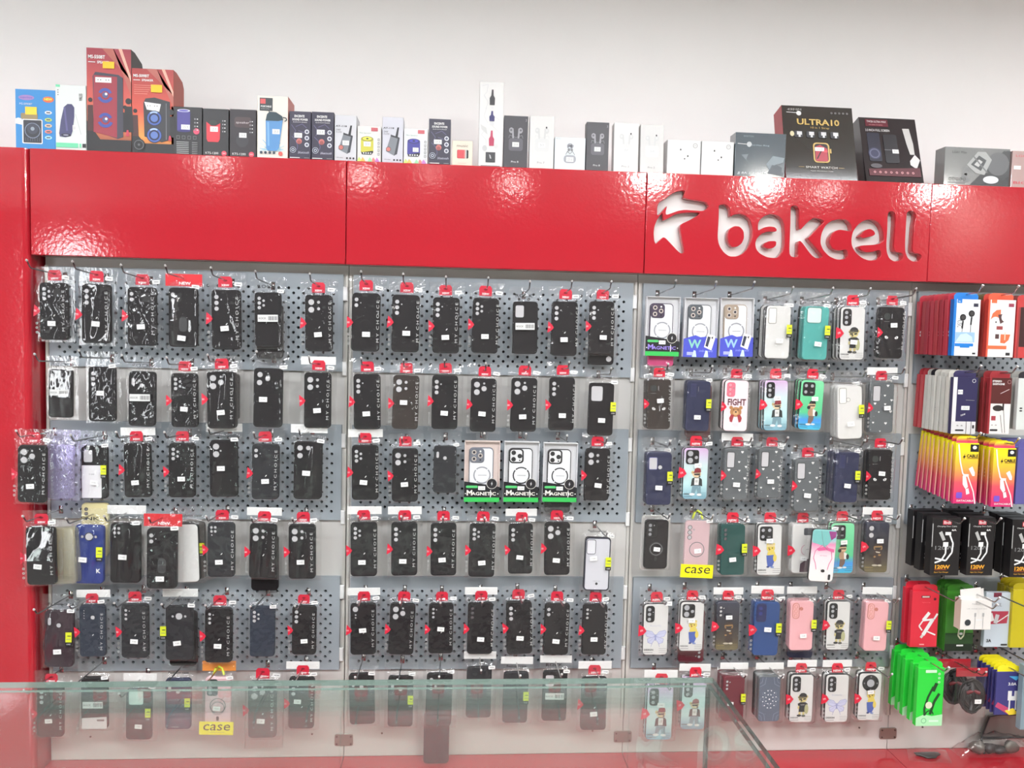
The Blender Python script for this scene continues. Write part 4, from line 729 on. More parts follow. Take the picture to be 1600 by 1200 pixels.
def a_slim(p):
    g = (110, 206, 160); p.pr(.02, .16, .965, 1, g); p.pt('WIRELESS', .83, .82, .05, INK, .24, rot=90)
    for k in range(3): p.pr(.08, .11, .84+.035*k, .855+.035*k, INK)
    p.flat([(p.X(.12)+x*p.w, z*p.h) for x, z in [(0, .26), (.02, .21), (.2, .2), (.38, .22), (.44, .3), (.5, .52), (.5, .66), (.42, .71), (.28, .71), (.16, .66), (.06, .46)]], p.ny(), mat((66, 64, 104), .3)); p.pe(.34, .235, .16, (30, 30, 44), .025); p.pe(.34, .235, .09, (150, 150, 170), .012); p.pl([(.38, .3), (.3, .66)], .06, (92, 90, 136)); p.pl([(.66, .56), (.84, .25)], .008, G_); sticker(p, .62, .35, W_, .12, .08)
    p.pr(.02, .74, .045, .115, g); p.pr(.88, 1, .05, .11, K_); p.pr(.78, .84, .05, .11, g)
def speaker_art(p, red, code):
    p.pp([(.35, 1), (.6, 1), (1, .55), (1, .7)], (176, 96, 84)); p.pp([(.72, 1), (.8, 1), (1, .74), (1, .68)], (222, 170, 150)); p.pp([(.0, .3), (.3, .12), (1, .12), (1, 0), (0, 0)], K_)
    for u, v, s in ((.08, .42, 1), (.94, .42, 1.4), (.86, .36, .9)): p.pe(u, v+.08, .05*s, K_); p.pp([(u-.07*s, .2), (u-.06*s, v+.03), (u+.06*s, v+.03), (u+.08*s, .2)], (70, 36, 34) if s == 1 else K_)
    p.pt(code, .04, .915, .035, W_, .38, 'l', bold=.03); p.pt('SPEAKER', .24, .865, .026, W_, .28, 'l', bold=.02); p.pr(.04, .2, .86, .868, W_)
    if red:
        p.pp([(.16, .2), (.7, .13), (.82, .15), (.82, .72), (.72, .75), (.2, .77), (.14, .73)], (60, 58, 70)); p.pp([(.15, .19), (.68, .14), (.69, .73), (.16, .74)], (150, 48, 62)); p.pr(.2, .56, .67, .72, W_)
        for u in (.26, .32, .44, .5): p.pe(u, .695, .012, K_)
        cs = ((.42, .55), (.42, .31))
        for u, v in cs: p.pg(u, v, .09, .16, (64, 76, 150), 20, 160); p.pg(u, v, .11, .18, (64, 76, 150), 200, 340); p.pe(u, v, .07, (80, 84, 130)); p.pe(u+.02, v+.01, .03, W_)
        sticker(p, .5, .84, YTAG, .26, .066)
    else:
        p.pp([(.3, .2), (.72, .14), (.92, .17), (.92, .62), (.55, .665), (.33, .65), (.28, .6)], (48, 48, 52)); p.pp([(.3, .61), (.7, .59), (.66, .5), (.36, .52)], W_)
        for u in (.38, .44, .55, .61): p.pe(u, .565, .012, K_)
        for v in (.42, .22):
            p.pe(.54, v, .19, (30, 36, 66)); p.pg(.54, v, .13, .17, (70, 96, 170)); p.pe(.54, v, .09, (90, 116, 180)); p.pg(.54, v, .13, .17, (160, 186, 226), 60, 130)
        p.pl([(.83, .17), (.83, .6)], .02, (110, 110, 114)); p.pe(.17, .1, .15, (20, 20, 22)); p.pg(.17, .1, .1, .12, (90, 90, 92)); p.pe(.17, .1, .03, (90, 90, 92)); sticker(p, .6, .77, YTAG, .27, .09)
        for k in range(5): p.pr(.06, .5-.03*k, .8-.025*k, .803-.025*k, (240, 170, 150))
    p.pp([(.88, .16), (.96, .16), (.94, .22), (.9, .22)], (190, 60, 80))
def a_can(kind):
    def f(p):
        if kind == 'blue':
            p.pr(.2, .62, .5, .9, (72, 64, 136)); p.pe(.41, .5, .21, (54, 48, 110), .025); p.pe(.41, .92, .21, (206, 206, 220), .03); p.pe(.41, .92, .16, (96, 90, 170), .02); sticker(p, .47, .58, W_, .28, .1); p.pe(.82, .5, .1, (220, 80, 110))
            for k in range(4): p.pr(.18+.18*k, .28+.18*k, .33, .4, G_); p.pr(.19+.18*k, .27+.18*k, .337, .393, K_)
            for k in range(7): p.pr(.18, .58, .03+.038*k, .045+.038*k, (170, 170, 170)); p.pr(.68, .86, .03+.038*k, .042+.038*k, (150, 150, 150))
        elif kind == 'red': p.pp([(.15, .36), (.2, .3), (.6, .3), (.66, .36), (.68, .7), (.5, .64), (.34, .64), (.14, .72)], (206, 54, 66)); p.pe(.4, .7, .16, (34, 48, 44), .06); sticker(p, .44, .57, W_, .3, .11)
        else: p.rr(.18, .82, .62, .84, .1, (70, 54, 56)); p.pt('speaker', .48, .72, .06, (200, 190, 190), .5, slant=.2); p.pe(.48, .35, .24, (52, 50, 54), .14); sticker(p, .5, .46, W_, .28, .1)
        for k in range(4): p.pe(.78, .75-.075*k, .03, G_); p.pr(.84, .88, .74-.075*k, .76-.075*k, W_)
        if kind != 'blue': p.pt('KTS-1200', .36, .065, .045, W_, .5); p.pe(.83, .065, .1, (220, 70, 90)); p.pt('NEW', .83, .065, .025, W_, .12)
    return f
def a_port(p):
    p.pr(.08, .5, .76, .965, (50, 58, 60)); p.pr(.1, .27, .87, .95, (210, 90, 90)); p.pt('PORTABLE', .29, .83, .03, W_, .34, bold=.02); p.pt('wireless speaker', .26, .79, .012, W_, .28); p.pl([(.38, .77), (.4, .73)], .03, (50, 58, 60))
    for k in range(22):
        a = R.uniform(-.1, 3.3); l = R.uniform(.26, .5); p.pl([(.5, .13), (.5+l*math.cos(a), .13+.5*l*math.sin(a))], .018, R.choice([(150, 206, 226), (190, 224, 236), (110, 176, 206)]))
    p.pp([(.3, .16), (.36, .12), (.64, .12), (.72, .17), (.84, .62), (.28, .62)], (84, 138, 190)); p.pp([(.28, .6), (.32, .7), (.4, .745), (.62, .74), (.82, .68), (.85, .62), (.7, .6)], (40, 62, 70)); p.pl([(.84, .66), (.94, .655), (.97, .62), (.9, .6)], .03, (40, 50, 56)); p.pl([(.38, .2), (.36, .58)], .06, (120, 168, 212)); sticker(p, .62, .43, W_, .24, .08)
    for k in range(4): p.pe(.14+.14*k, .09, .045, (40, 60, 76))
    p.pe(.77, .08, .07, (214, 90, 80))
def a_enc(sv):
    def f(p):
        p.pt('ENCEINTE', .47, .9, .05, W_, .46, bold=.03); p.pt('SOUND POWER', .5, .83, .045, W_, .72, bold=.03); p.pt('BLUETOOTH SPEAKER', .5, .775, .018, W_, .64)
        for pts in ([(.1, .72), (.3, .6), (.2, .5)], [(.3, .68), (.6, .74), (.8, .66)], [(.12, .48), (.3, .4), (.4, .28), (.36, .2)], [(.42, .6), (.7, .56)]): p.pl(pts, .03, (92, 88, 120))
        p.pe(.46, .38, .13, (190, 110, 104)); p.pe(.46, .36, .09, (150, 80, 76)); p.pe(.18, .2, .15, (30, 32, 44)); p.pg(.18, .2, .12, .14, (190, 196, 210)); p.pg(.18, .2, .04, .07, (190, 196, 210))
        for v in (.58, .45, .31): p.pe(.82, v, .105, (206, 208, 214)); p.pe(.82, v, .06, (90, 92, 110))
        p.pt('bluetooth', .66, .15, .05, (190, 190, 205), .5, slant=.3); p.pr(.04, .5, .03, .045, W_); p.pr(.7, .94, .03, .045, G_); sticker(p, .42 if sv < .6 else .5, sv, W_, .36, .1)
    return f
def a_at(st):
    def f(p):
        p.pt('AT-118', .3, .76, .035, K_, .52, bold=.03); p.pt('DARE', .16, .68, .035, K_, .2, slant=.3); p.pt('TO LISTEN', .18, .63, .03, K_, .28, slant=.3)
        p.pp([(.18, .26), (.6, .16), (.78, .56), (.42, .62)], (120, 124, 130)); p.pp([(.58, .17), (.72, .2), (.84, .55), (.76, .57)], (60, 62, 68)); p.pp([(.4, .62), (.84, .56), (.8, .53), (.4, .58)], (56, 56, 62)); p.pp([(.62, .57), (.72, .78), (.8, .78), (.74, .56)], (40, 40, 44)); p.pe(.3, .3, .1, (190, 110, 100)); p.pg(.3, .3, .1, .12, (70, 70, 76))
        p.pt('* Wireless', .22, .08, .025, INK, .36)
        for k in range(3): p.pe(.58+.15*k, .07, .045, INK)
        if st: sticker(p, .52, .4, W_, .3, .1)
    return f
def a_mini(c, s):
    def f(p):
        p.pt('Mini Speaker', .33, .8, .045, (120, 160, 140), .5, slant=.2); p.pr(.58, .86, .86, .96, (190, 90, 96)); p.pp([(.15, .28), (.2, .24), (.6, .24), (.68, .28), (.68, .62), (.15, .62)], c); p.pe(.415, .64, .265, tuple(int(x*.8) for x in c), .075); p.pe(.415, .65, .19, tuple(min(255, int(x*1.2)) for x in c), .045)
        p.pe(.42, .65, .06, K_, .02); p.pp([(.15, .3), (.2, .21), (.6, .21), (.68, .28), (.66, .32), (.2, .27)], K_)
        for k in range(4): p.pe(.27+.1*k, .25, .03, W_)
        for k in range(5): p.pr(.86, .94, .6-.1*k, .66-.1*k, (90, 90, 92)); p.pr(.875, .925, .615-.1*k, .645-.1*k, W_)
        for u, cc in ((.1, (190, 220, 110)), (.25, (230, 180, 90)), (.7, (236, 130, 120)), (.85, (190, 120, 190)), (.55, (150, 210, 160))): p.pp([(u-.12, 0), (u+.12, 0), (u+.05, .08), (u-.02, .14)], cc)
        if s: sticker(p, .42, .5, W_, .3, .13)
        else: sticker(p, .5, .4, W_, .24, .12)
    return f
def a_music(p):
    p.pt('music', .5, .8, .1, (90, 60, 50), .55); p.rr(.24, .8, .3, .64, .05, K_); p.rr(.25, .6, .3, .64, .05, (200, 70, 76)); p.pr(.6, .64, .3, .64, (226, 150, 140)); p.pr(.66, .7, .3, .64, W_); p.pr(.3, .7, .1, .12, (226, 180, 170))
def a_mic(p):
    for pts in ([(.1, .95), (.35, .97), (.3, .88), (.18, .84), (.26, .8)], [(.2, .84), (.36, .76), (.26, .68)], [(.05, .5), (.3, .45), (.1, .38), (.3, .32), (.3, .22)], [(.5, .5), (.9, .4), (.95, .3)], [(.3, .7), (.2, .6), (.35, .52)], [(.6, .6), (.85, .56)]): p.pl(pts, .02, (200, 200, 200))
    p.pe(.25, .22, .1, (190, 190, 190), .035); p.pe(.72, .25, .09, (206, 206, 204), .03); p.pp([(.05, .5), (.3, .46), (.36, .38), (.1, .44)], (196, 196, 194))
    for v, c in ((.73, (48, 46, 48)), (.54, (56, 52, 104)), (.25, (178, 60, 90))): h = .18 if c[0] != 56 else .12; p.pp([(.43, v), (.63, v), (.64, v+h*.45), (.58, v+h*.62), (.57, v+h), (.5, v+h), (.48, v+h*.62), (.42, v+h*.45)], c)
    p.pe(.54, .7, .06, (210, 210, 210), .013); p.pr(.45, .62, .49, .53, (206, 206, 206)); p.pe(.54, .46, .05, (214, 214, 214), .013); p.pr(.3, .7, .055, .175, (54, 54, 56)); p.pp([(.44, .15), (.5, .14), (.54, .1), (.48, .1)], (180, 180, 180)); p.pr(.1, .9, .01, .018, G_)
def a_pods(dark, txt):
    def f(p):
        c1, c2 = ((150, 148, 152), (92, 90, 96)) if dark else ((196, 196, 194), (205, 205, 203)); kk = (210, 210, 212) if dark else (196, 196, 196)
        for s in (-1, 1): p.pe(.5+s*.19, .72, .095, c1, .055); p.pp([(.5+s*.07, .54), (.5+s*.14, .54), (.5+s*.17, .73), (.5+s*.1, .76)], c1); p.pe(.5+s*.2, .725, .045, c2)
        p.rr(.21, .8, .33, .57, .1, c2); p.pl([(.21, .57), (.24, .63), (.5, .585), (.76, .63), (.8, .57)], .012, c1); sticker(p, .5, .45, W_, .28, .09); p.pt(txt, .48, .12, .035, W_ if dark else G_, .3)
        if not dark: p.pe(.68, .78, .03, K_, .02)
        else: p.pt('3', .92, .92, .05, c1, .05)
    return f
def a_cube(p):
    p.rr(.3, .7, .22, .46, .1, (156, 158, 164)); p.pl([(.36, .47), (.42, .58), (.5, .5), (.58, .58), (.66, .47)], .02, G_); p.pe(.45, .75, .05, (120, 120, 126)); p.pe(.55, .74, .06, (90, 90, 96)); p.pg(.5, .73, .07, .1, (150, 150, 156)); p.pe(.46, .62, .04, G_); p.pe(.56, .62, .04, G_); sticker(p, .5, .33, W_, .24, .14); p.pt('Wireless', .12, .95, .02, G_, .16)
def a_cube2(p):
    p.pg(.83, .85, .055, .07, (150, 150, 146)); p.pt('JBX', .83, .85, .04, (150, 150, 146), .07)
    for u, v in ((.4, .7), (.62, .52)): p.pe(u, v, .05, (216, 216, 214)); p.pe(u-.005, v+.02, .022, K_, .03); p.pl([(u, v), (u+.06, v-.14)], .03, (214, 214, 212))
    p.pe(.52, .46, .02, INK); p.pr(.28, .42, .3, .37, (214, 214, 212)); p.pt('Pro', .66, .26, .04, (206, 206, 204), .1)
def a_w1(p):
    p.pt('WATCH', .25, .92, .04, (150, 160, 166), .2); p.pl([(.04, .75), (.22, .74)], .012, W_); p.pe(.27, .74, .05, (200, 204, 206)); p.pt('10 Max Ring', .5, .72, .04, (176, 190, 200), .34)
    p.pp([(.12, .5), (.26, .52), (.22, .4), (.3, .3)], (120, 130, 136)); p.pp([(.62, .3), (.75, .5), (.98, .46), (.96, .36), (.8, .3), (.74, .1)], (140, 152, 158)); p.pp([(.66, .1), (.74, .3), (.92, .26), (.96, .06)], (96, 104, 110)); p.pt('JJ 8A 2 3 C 6', .3, .09, .06, (210, 216, 220), .5, slant=.2)
def a_ultra(p):
    gd = (196, 166, 96); p.pt('49MM', .17, .945, .03, (170, 170, 166), .2, slant=.2); p.pl([(.06, .905), (.22, .9)], .008, W_); p.pe(.235, .895, .035, W_)
    for k in range(5): p.pg(.7+.055*k, .915, .008, .014, (150, 150, 150), n=8)
    p.pt('ULTRA10', .5, .78, .085, gd, .6, bold=.03); p.pt('10 in 1 Strap', .52, .7, .035, gd, .26)
    for k in range(4): u = .2+.17*k; p.rr(u-.05, u+.07, .565, .655, .02, (52, 52, 56)); p.pr(u-.01, u+.06, .6, .645, (206, 206, 206)); p.pr(u+.01, u+.04, .57, .6, (206, 206, 206))
    p.pe(.12, .61, .03, (206, 196, 160), .035); p.rr(.4, .63, .23, .5, .05, gd); p.rr(.42, .61, .245, .485, .04, (40, 34, 38)); p.pp([(.43, .25), (.6, .25), (.6, .42), (.5, .47), (.43, .44)], (170, 60, 74)); p.pl([(.45, .28), (.52, .4)], .015, K_); p.pr(.635, .655, .36, .42, gd); sticker(p, .49, .41, W_, .13, .05); p.pr(.55, .6, .37, .4, (220, 80, 90))
    p.pt('SMART WATCH', .5, .165, .028, (206, 204, 196), .44); p.pl([(.18, .165), (.26, .165)], .004, gd); p.pl([(.74, .165), (.82, .165)], .004, gd); p.pt('Apple Aluminium Case', .5, .115, .018, (190, 188, 180), .32)
def a_tw(p):
    p.pr(.1, .5, .86, .97, (96, 26, 40)); p.pt('TW28 ULTRA MAX', .3, .935, .03, W_, .34); p.pt('wireless charging', .28, .885, .02, (214, 150, 150), .24); p.pt('3.3 INCH FULL SCREEN', .3, .8, .035, W_, .42)
    p.rr(.1, .32, .32, .76, .03, (38, 38, 52)); p.pe(.2, .44, .11, (58, 60, 84)); p.pg(.2, .44, .07, .09, (96, 98, 120)); p.rr(.38, .62, .3, .74, .03, (36, 34, 38)); p.pp([(.74, .84), (.86, .84), (.9, .6), (.9, .44), (.82, .44), (.78, .6)], (190, 188, 184)); p.pp([(.8, .34), (.9, .44), (.98, .36), (.9, .22), (.8, .28)], (206, 204, 202)); sticker(p, .57, .48, W_, .11, .06); p.pl([(.38, .5), (.5, .5)], .008, G_); p.pe(.2, .25, .1, (80, 76, 80), .035)
    p.pp([(.06, .2), (.96, .24), (.96, .1), (.06, .1)], (84, 26, 36))
    for k in range(8): p.pg(.16+.095*k, .155, .012, .02, (226, 160, 160), n=8)
def a_lg(p):
    p.pt('LG61 Max', .22, .87, .06, (40, 40, 44), .22); p.pp([(.4, .03), (.55, .3), (.9, .95), (1, .95), (1, .03)], (72, 74, 76)); p.pe(.82, .6, .17, (110, 112, 114)); p.pp([(.34, .55), (.5, .9), (.62, .9), (.72, .7), (.62, .3), (.48, .34)], (176, 178, 176)); p.pp([(.4, .56), (.52, .8), (.64, .68), (.56, .4)], (84, 86, 88)); p.pp([(.45, .56), (.52, .7), (.58, .64), (.52, .5)], (200, 200, 198)); p.pl([(.42, .8), (.66, .36)], .02, (120, 122, 122)); p.pl([(.36, .5), (.3, .3), (.36, .1)], .09, (130, 132, 132)); p.pe(.72, .18, .12, (226, 230, 232), .1)
    for k in range(5): p.pg(.09+.055*k, .17, .016, .022, INK, n=8)
    p.pr(.06, .3, .06, .1, G_)
def a_lg2(p): p.pt('LG61', .2, .87, .06, (200, 80, 90), .25); p.pt('BIG', .2, .14, .07, (206, 70, 84), .3); p.pr(.04, .2, .5, .6, W_)
def a_none(p): pass
SPK = ramp(((0, (40, 26, 26)), (.25, (214, 120, 80)), (.55, (196, 84, 74)), (1, (150, 46, 62))), 'Z', .4); SPK2 = ramp(((0, (40, 30, 28)), (.2, (240, 150, 70)), (.5, (206, 84, 66)), (1, (160, 52, 52))), 'Z', .4)
BOXES = [(24, 87, 140, .06, 0, (44, 132, 196), a_blue, 'blue speaker box with yellow tag, leftmost on the fascia'), (86.5, 135, 133, .05, 0, (214, 219, 215), a_slim, 'white box with green stripe and dark blue speaker picture'), (135.5, 205.5, 76, .09, 0, SPK, lambda p: speaker_art(p, 1, 'MS-550BT'), 'tallest red speaker box with crowd print and yellow tag'), (206, 271.5, 108, .085, 0, SPK2, lambda p: speaker_art(p, 0, 'MS-509BT'), 'shorter orange-red speaker box with blue woofers'),
 (267, 316, 167, .06, 0, K_, a_can('blue'), 'black box with purple can speaker picture'), (316.5, 357.5, 170, .06, 0, K_, a_can('red'), 'black box with red speaker picture'), (358.5, 400.5, 171, .06, 0, (40, 34, 38), a_can('dark'), 'black box with dark grey speaker picture'), (401.5, 450, 150, .085, 0, (222, 217, 206), a_port, 'white box with blue portable speaker splashing in water'),
 (451.5, 486, 174, .05, 0, (52, 48, 66), a_enc(.5), 'dark navy speaker box beside the blue portable speaker box'), (486.5, 521.5, 175, .05, 0, (52, 48, 66), a_enc(.58), 'second dark navy speaker box, left of a grey microphone box'), (522.5, 557, 180, .07, 0, (200, 200, 204), a_at(1), 'grey box with microphone speaker picture, left of yellow mini speaker'), (558, 595.5, 197, .05, 0, (214, 212, 208), a_mini((196, 190, 66), 1), 'white box with yellow mini speaker picture'),
 (597, 630, 183, .05, 0, (196, 196, 204), a_at(0), 'grey box with microphone speaker picture, left of blue mini speaker'), (630.5, 668.5, 201, .05, 0, (212, 212, 212), a_mini((60, 56, 140), 0), 'white box with blue mini speaker picture'), (669.5, 704, 186, .05, 0, (48, 45, 62), a_enc(.5), 'dark navy speaker box left of the small cream music box'), (706, 738.5, 220, .03, 0, (220, 208, 190), a_music, 'small cream music box with red window'),
 (748, 786, 128, .05, 0, (216, 215, 212), a_mic, 'tall white box with three coloured bottles and music notes'), (786.5, 824.5, 181, .035, 0, (64, 62, 66), a_pods(1, 'Pro 8'), 'charcoal earbud box right of the tall white box'), (827, 865.5, 181, .035, 0, (210, 209, 206), a_pods(0, 'Pro 7'), 'white earbud box right of the first charcoal earbud box'), (866, 914.5, 215, .05, 0, (208, 215, 218), a_cube, 'square white earbud box with grey charging case picture'), (915.5, 951, 191, .035, 0, (62, 60, 64), a_pods(1, 'Pro 8'), 'charcoal earbud box right of the square white box'),
 (959, 998, 192, .035, 3, (211, 210, 207), a_pods(0, 'Pro 2'), 'white earbud box right of the second charcoal box'), (1000.5, 1037.5, 195, .035, 4, (203, 202, 199), a_pods(0, 'Pro 2'), 'greyish white earbud box leaning next to square white boxes'), (1042, 1094.5, 219, .05, 0, (213, 213, 211), a_cube2, 'square white box with tiny earbuds, left of its twin'), (1095.5, 1146, 221, .05, 0, (213, 213, 211), a_cube2, 'square white box with tiny earbuds, beside the dark watch box'),
 (1148, 1227, 208, .05, 0, (82, 94, 102), a_w1, 'dark glossy watch box with glare, left of the big black box'), (1230, 1343, 166, .06, 14, (52, 50, 46), a_ultra, 'big black watch box with gold ULTRA10 lettering'), (1356, 1447, 184, .045, 18, (38, 33, 36), a_tw, 'black watch box leaning back, with straps and red print'), (1475, 1577, 231, .05, 0, (138, 140, 139), a_lg, 'silver watch box with skeleton watch picture'), (1580, 1650, 237, .05, 0, (186, 160, 156), a_lg2, 'silver and red watch box, rightmost on the fascia')]
GLOSSY = {25, 26, 27, 28, 29}
for i, (xl, xr, yt, dep, tilt, c, art, lab) in enumerate(BOXES):
    Yf = -.064; tl = math.radians(tilt); ym = yt*.4+.6*(232+xl*.041)
    a, b = at(xl, ym, Yf), at(xr, ym, Yf); h0 = at((xl+xr)/2, yt, Yf).z-ZT; w = b.x-a.x-.0012
    if tilt: h0 = (at((xl+xr)/2, yt, Yf+h0*math.sin(tl)).z-ZT)/math.cos(tl)
    t = thing('product_box', lab, 'box', ((a.x+b.x)/2, Yf, ZT), 'product boxes standing on the fascia', (-tl, 0, 0))
    bm_ = c if isinstance(c, bpy.types.Material) else mat(c, .12 if i in GLOSSY else .38, coat=1.0 if i in GLOSSY else 0)
    g = MB(); g.bbox(-w/2, w/2, 0, dep, .0003, h0, bm_, .0008)
    if i in (2, 3):                                        # gable-backed speaker cartons with a dark side
        sd = mat((52, 44, 42), .4) if i == 2 else mat((170, 74, 58), .4)
        g = MB(); hh = h0*.86 if i == 2 else h0*.88
        pr = [(0, 0), (dep, 0), (dep, hh), (dep*.86, h0*.95), (dep*.3, h0), (0, h0)]; n = len(pr)
        vs = [(x, y, z+.0003) for x in (-w/2, w/2) for y, z in pr]
        g.add(vs, [(0, n-1, 2*n-1, n)], bm_); g.add(vs, [(k, k+1, n+k+1, n+k) for k in range(n-1)]+[tuple(range(n)), tuple(reversed(range(n, 2*n)))], sd)
        g.text('SPEAKER', 0, 0, .001, 0, sd, .001)
    if i == 26: g.box(-w/2-.0004, -w/2, .001, dep, .001, h0, mat((168, 60, 66), .3))
    if i == 7: g.box(w/2, w/2+.0004, .001, dep, .001, h0, mat((196, 110, 100), .4))
    g.build('carton', t)
    p = Panel(w, h0, -.0007); art(p)
    p.build('front_print', t)
    if i in (25, 28): MB().rect(-w/2, w/2, 0, h0, -.0022, FILM_SMOOTH).build('shrink_wrap', t)
# ------------------------------------------------------------------ far right bay: stacked hanging packs
def pack(u0, u1, yt, yb, Yf, n, sp, th, art, front, back, labf, labs, name, cat, group, tab=True, side=None, backart=None, lean=0, drop=0, tabc=None):
    a, b = at(u0, (yt+yb)/2, Yf), at(u1, (yt+yb)/2, Yf); zt, zb = at((u0+u1)/2, yt, Yf).z, at((u0+u1)/2, yb, Yf).z
    w = b.x-a.x; H = zt-zb; tabh = .02 if tab else 0
    for k in range(n):
        fr = k == 0; c = front if fr else back[(k-1) % len(back)]
        t = thing(name, labf if fr else labs % ORD[k-1], cat, (a.x+w/2+(R.uniform(-.002, .002) if k else 0), Yf+sp*k, zb+(drop*k)), group, (lean*k, R.uniform(-.01, .01) if k else 0, 0))
        g = MB(); cm = c if isinstance(c, bpy.types.Material) else mat(c, .35)
        g.bbox(-w/2, w/2, 0, th, 0, H-tabh, cm, .0008)
        if side and fr: g.box(-w/2-.0003, -w/2, 0, th, 0, H-tabh, mat(side, .35))
        g.build('carton', t)
        if tab:
            q = [(-w*.46, H-tabh-.001), (w*.46, H-tabh-.001), (w*.46, H-tabh*.45), (w*.40, H-.003), (w*.3, H), (-w*.3, H), (-w*.40, H-.003), (-w*.46, H-tabh*.45)]
            MB().prism(q, th*.4, th*.4+.001, mat(tabc, .35) if tabc else cm if not (isinstance(c, tuple) and sum(c) > 600) else mat((40, 38, 44), .4)).build('hang_tab', t)
        f = art if fr else backart
        if f: p = Panel(w, H-tabh); f(p); p.build('front_print', t)
    hook_at(3, Vector((a.x+w/2, 0, zt-.012)), True)
def e_blue(p):
    b = (30, 120, 200); p.pr(.02, .1, 0, 1, b); p.pr(.1, 1, 0, 1, (226, 230, 232)); p.pr(.12, .3, .93, 1, b); p.pt('N', .2, .96, .03, W_, .06); p.pr(.74, .92, .87, .93, (40, 40, 60)); p.pt('MUSIC', .25, .58, .09, (50, 50, 54), .32, rot=-90)
    for u, v in ((.36, .68), (.68, .75)): p.pe(u, v, .12, K_); p.pe(u+.01, v, .07, (64, 62, 62)); p.pl([(u+.01, v-.06), (u-.01, v-.2)], .06, K_); p.pl([(u-.01, v-.2), (u-.02, v-.44)], .02, INK)
    p.pp([(.1, .24), (.84, .24), (.84, .42), (.1, .42)], (150, 184, 214)); p.pp([(.12, .25), (.3, .38), (.52, .4), (.74, .34), (.78, .25)], (190, 212, 230)); p.pr(.1, .8, .17, .22, b); p.pr(.3, .66, .145, .17, b); p.pr(.78, .9, .03, .06, INK)
def e_or(p):
    o = (232, 110, 70); p.pr(.06, 1, 0, 1, (226, 226, 222)); p.pr(.1, .3, .94, 1, o); p.pr(.74, .94, .88, .94, (150, 60, 80)); p.pp([(.1, .66), (.16, .76), (.3, .82), (.46, .83), (.46, .66)], o); p.pe(.28, .61, .19, W_); p.pe(.3, .61, .03, INK); p.pp([(.36, .74), (.62, .76), (.6, .62), (.46, .58)], (84, 60, 60)); p.pe(.66, .7, .17, (238, 238, 236)); p.pr(.6, .72, .45, .68, (238, 238, 236)); p.pr(.33, .56, .48, .54, (150, 70, 70)); p.pr(.3, .44, .32, .4, (84, 60, 60)); p.pp([(.5, .4), (.86, .4), (.8, .3), (.66, .24), (.5, .25)], o); p.pl([(.66, .44), (.66, .3)], .04, (240, 200, 180)); p.pr(.02, .74, .14, .2, o); p.pr(.72, .88, .03, .08, INK)
def e_navy(p):
    p.pr(0, 1, .22, 1, (44, 40, 78)); p.pr(0, .16, 0, 1, (214, 212, 212)); p.pr(.0, 1, 0, .22, (206, 204, 204)); p.pg(.84, .94, .06, .075, W_); p.pr(.2, .4, .7, .78, W_); p.pt('HI-FI', .3, .74, .03, (44, 40, 78), .16); p.pl([(.54, .6), (.9, .595)], .02, G_); sticker(p, .54, .46, W_, .34, .07); p.pt('new', .46, .34, .03, W_, .2, rot=20); p.pt('*  *', .34, .14, .035, INK, .26, bold=.05); p.rr(.16, .52, .05, .08, .04, INK); p.pr(.6, .62, 0, .22, INK); p.pr(.8, .82, 0, .22, INK); p.pr(.86, .94, .1, .16, INK)
def e_red(p):
    p.pr(0, 1, .54, 1, (84, 36, 34)); p.pr(0, .08, 0, 1, (150, 44, 50)); p.pr(.08, 1, 0, .54, (222, 218, 214)); p.pt('STEREO', .32, .94, .035, W_, .42, bold=.03); p.pt('EARPHONE', .4, .89, .035, W_, .54, bold=.03); p.pg(.88, .93, .07, .085, (190, 150, 150)); p.pl([(.5, .72), (.9, .8)], .03, (190, 170, 170)); p.pe(.42, .46, .24, (52, 46, 44), .055); p.pr(.62, .7, .42, .54, (52, 46, 44)); p.pl([(.55, .34), (.68, .02)], .02, INK); p.pl([(.66, .5), (.8, .02)], .02, INK); p.pr(.14, .34, .24, .32, (160, 60, 70)); p.pt('*  *', .28, .15, .035, INK, .26, bold=.05); p.rr(.1, .46, .05, .085, .04, INK)
def e_redback(p): p.pr(.3, 1, .5, .98, (84, 30, 34)); p.pr(.3, 1, 0, .46, (222, 210, 206)); p.pe(.1, .42, .05, W_); p.pe(.1, .36, .05, W_)
def e_whiteback(p): p.pr(.5, 1, .3, .98, (60, 56, 64)); p.pe(.14, .42, .06, K_, .014); p.pe(.14, .37, .06, K_, .014); p.pe(.7, .1, .2, K_, .02)
GR = ramp(((0, (206, 40, 110)), (.35, (220, 84, 96)), (.7, (240, 190, 60)), (1, (244, 232, 30))), 'Z', .35)
def e_cable(p):
    p.pr(.62, .98, .86, .98, K_); p.pe(.8, .93, .09, W_, .03); p.pt('CABLE', .72, .79, .055, K_, .5, bold=.03); p.pp([(.3, .76), (.4, .83), (.38, .79), (.44, .79), (.34, .73), (.36, .77)], K_); p.pr(.5, .98, .745, .752, K_)
    p.pl([(.1, .98), (.2, .7), (.34, .5), (.46, .46)], .06, W_); p.pl([(.36, .47), (.6, .47)], .1, W_); p.pp([(.34, .46), (.48, .46), (.6, .28), (.5, .24), (.36, .32)], W_); p.pp([(.5, .24), (.62, .26), (.68, .17), (.54, .15)], (226, 226, 226)); p.pl([(.56, .46), (.84, .2), (.94, .0)], .05, (236, 226, 226)); p.pp([(.58, .58), (.74, .62), (.86, .52), (.86, .46), (.76, .46)], W_); p.pt('DATACABLE', .5, .05, .03, W_, .72, bold=.02); p.rr(.1, .36, .09, .19, .05, (120, 84, 190))
def e_gradback(p):
    for v in (.6, .54, .48): p.pe(.16, v, .05, (244, 210, 150), .014)
    p.pr(.0, .05, 0, .95, (244, 190, 170))
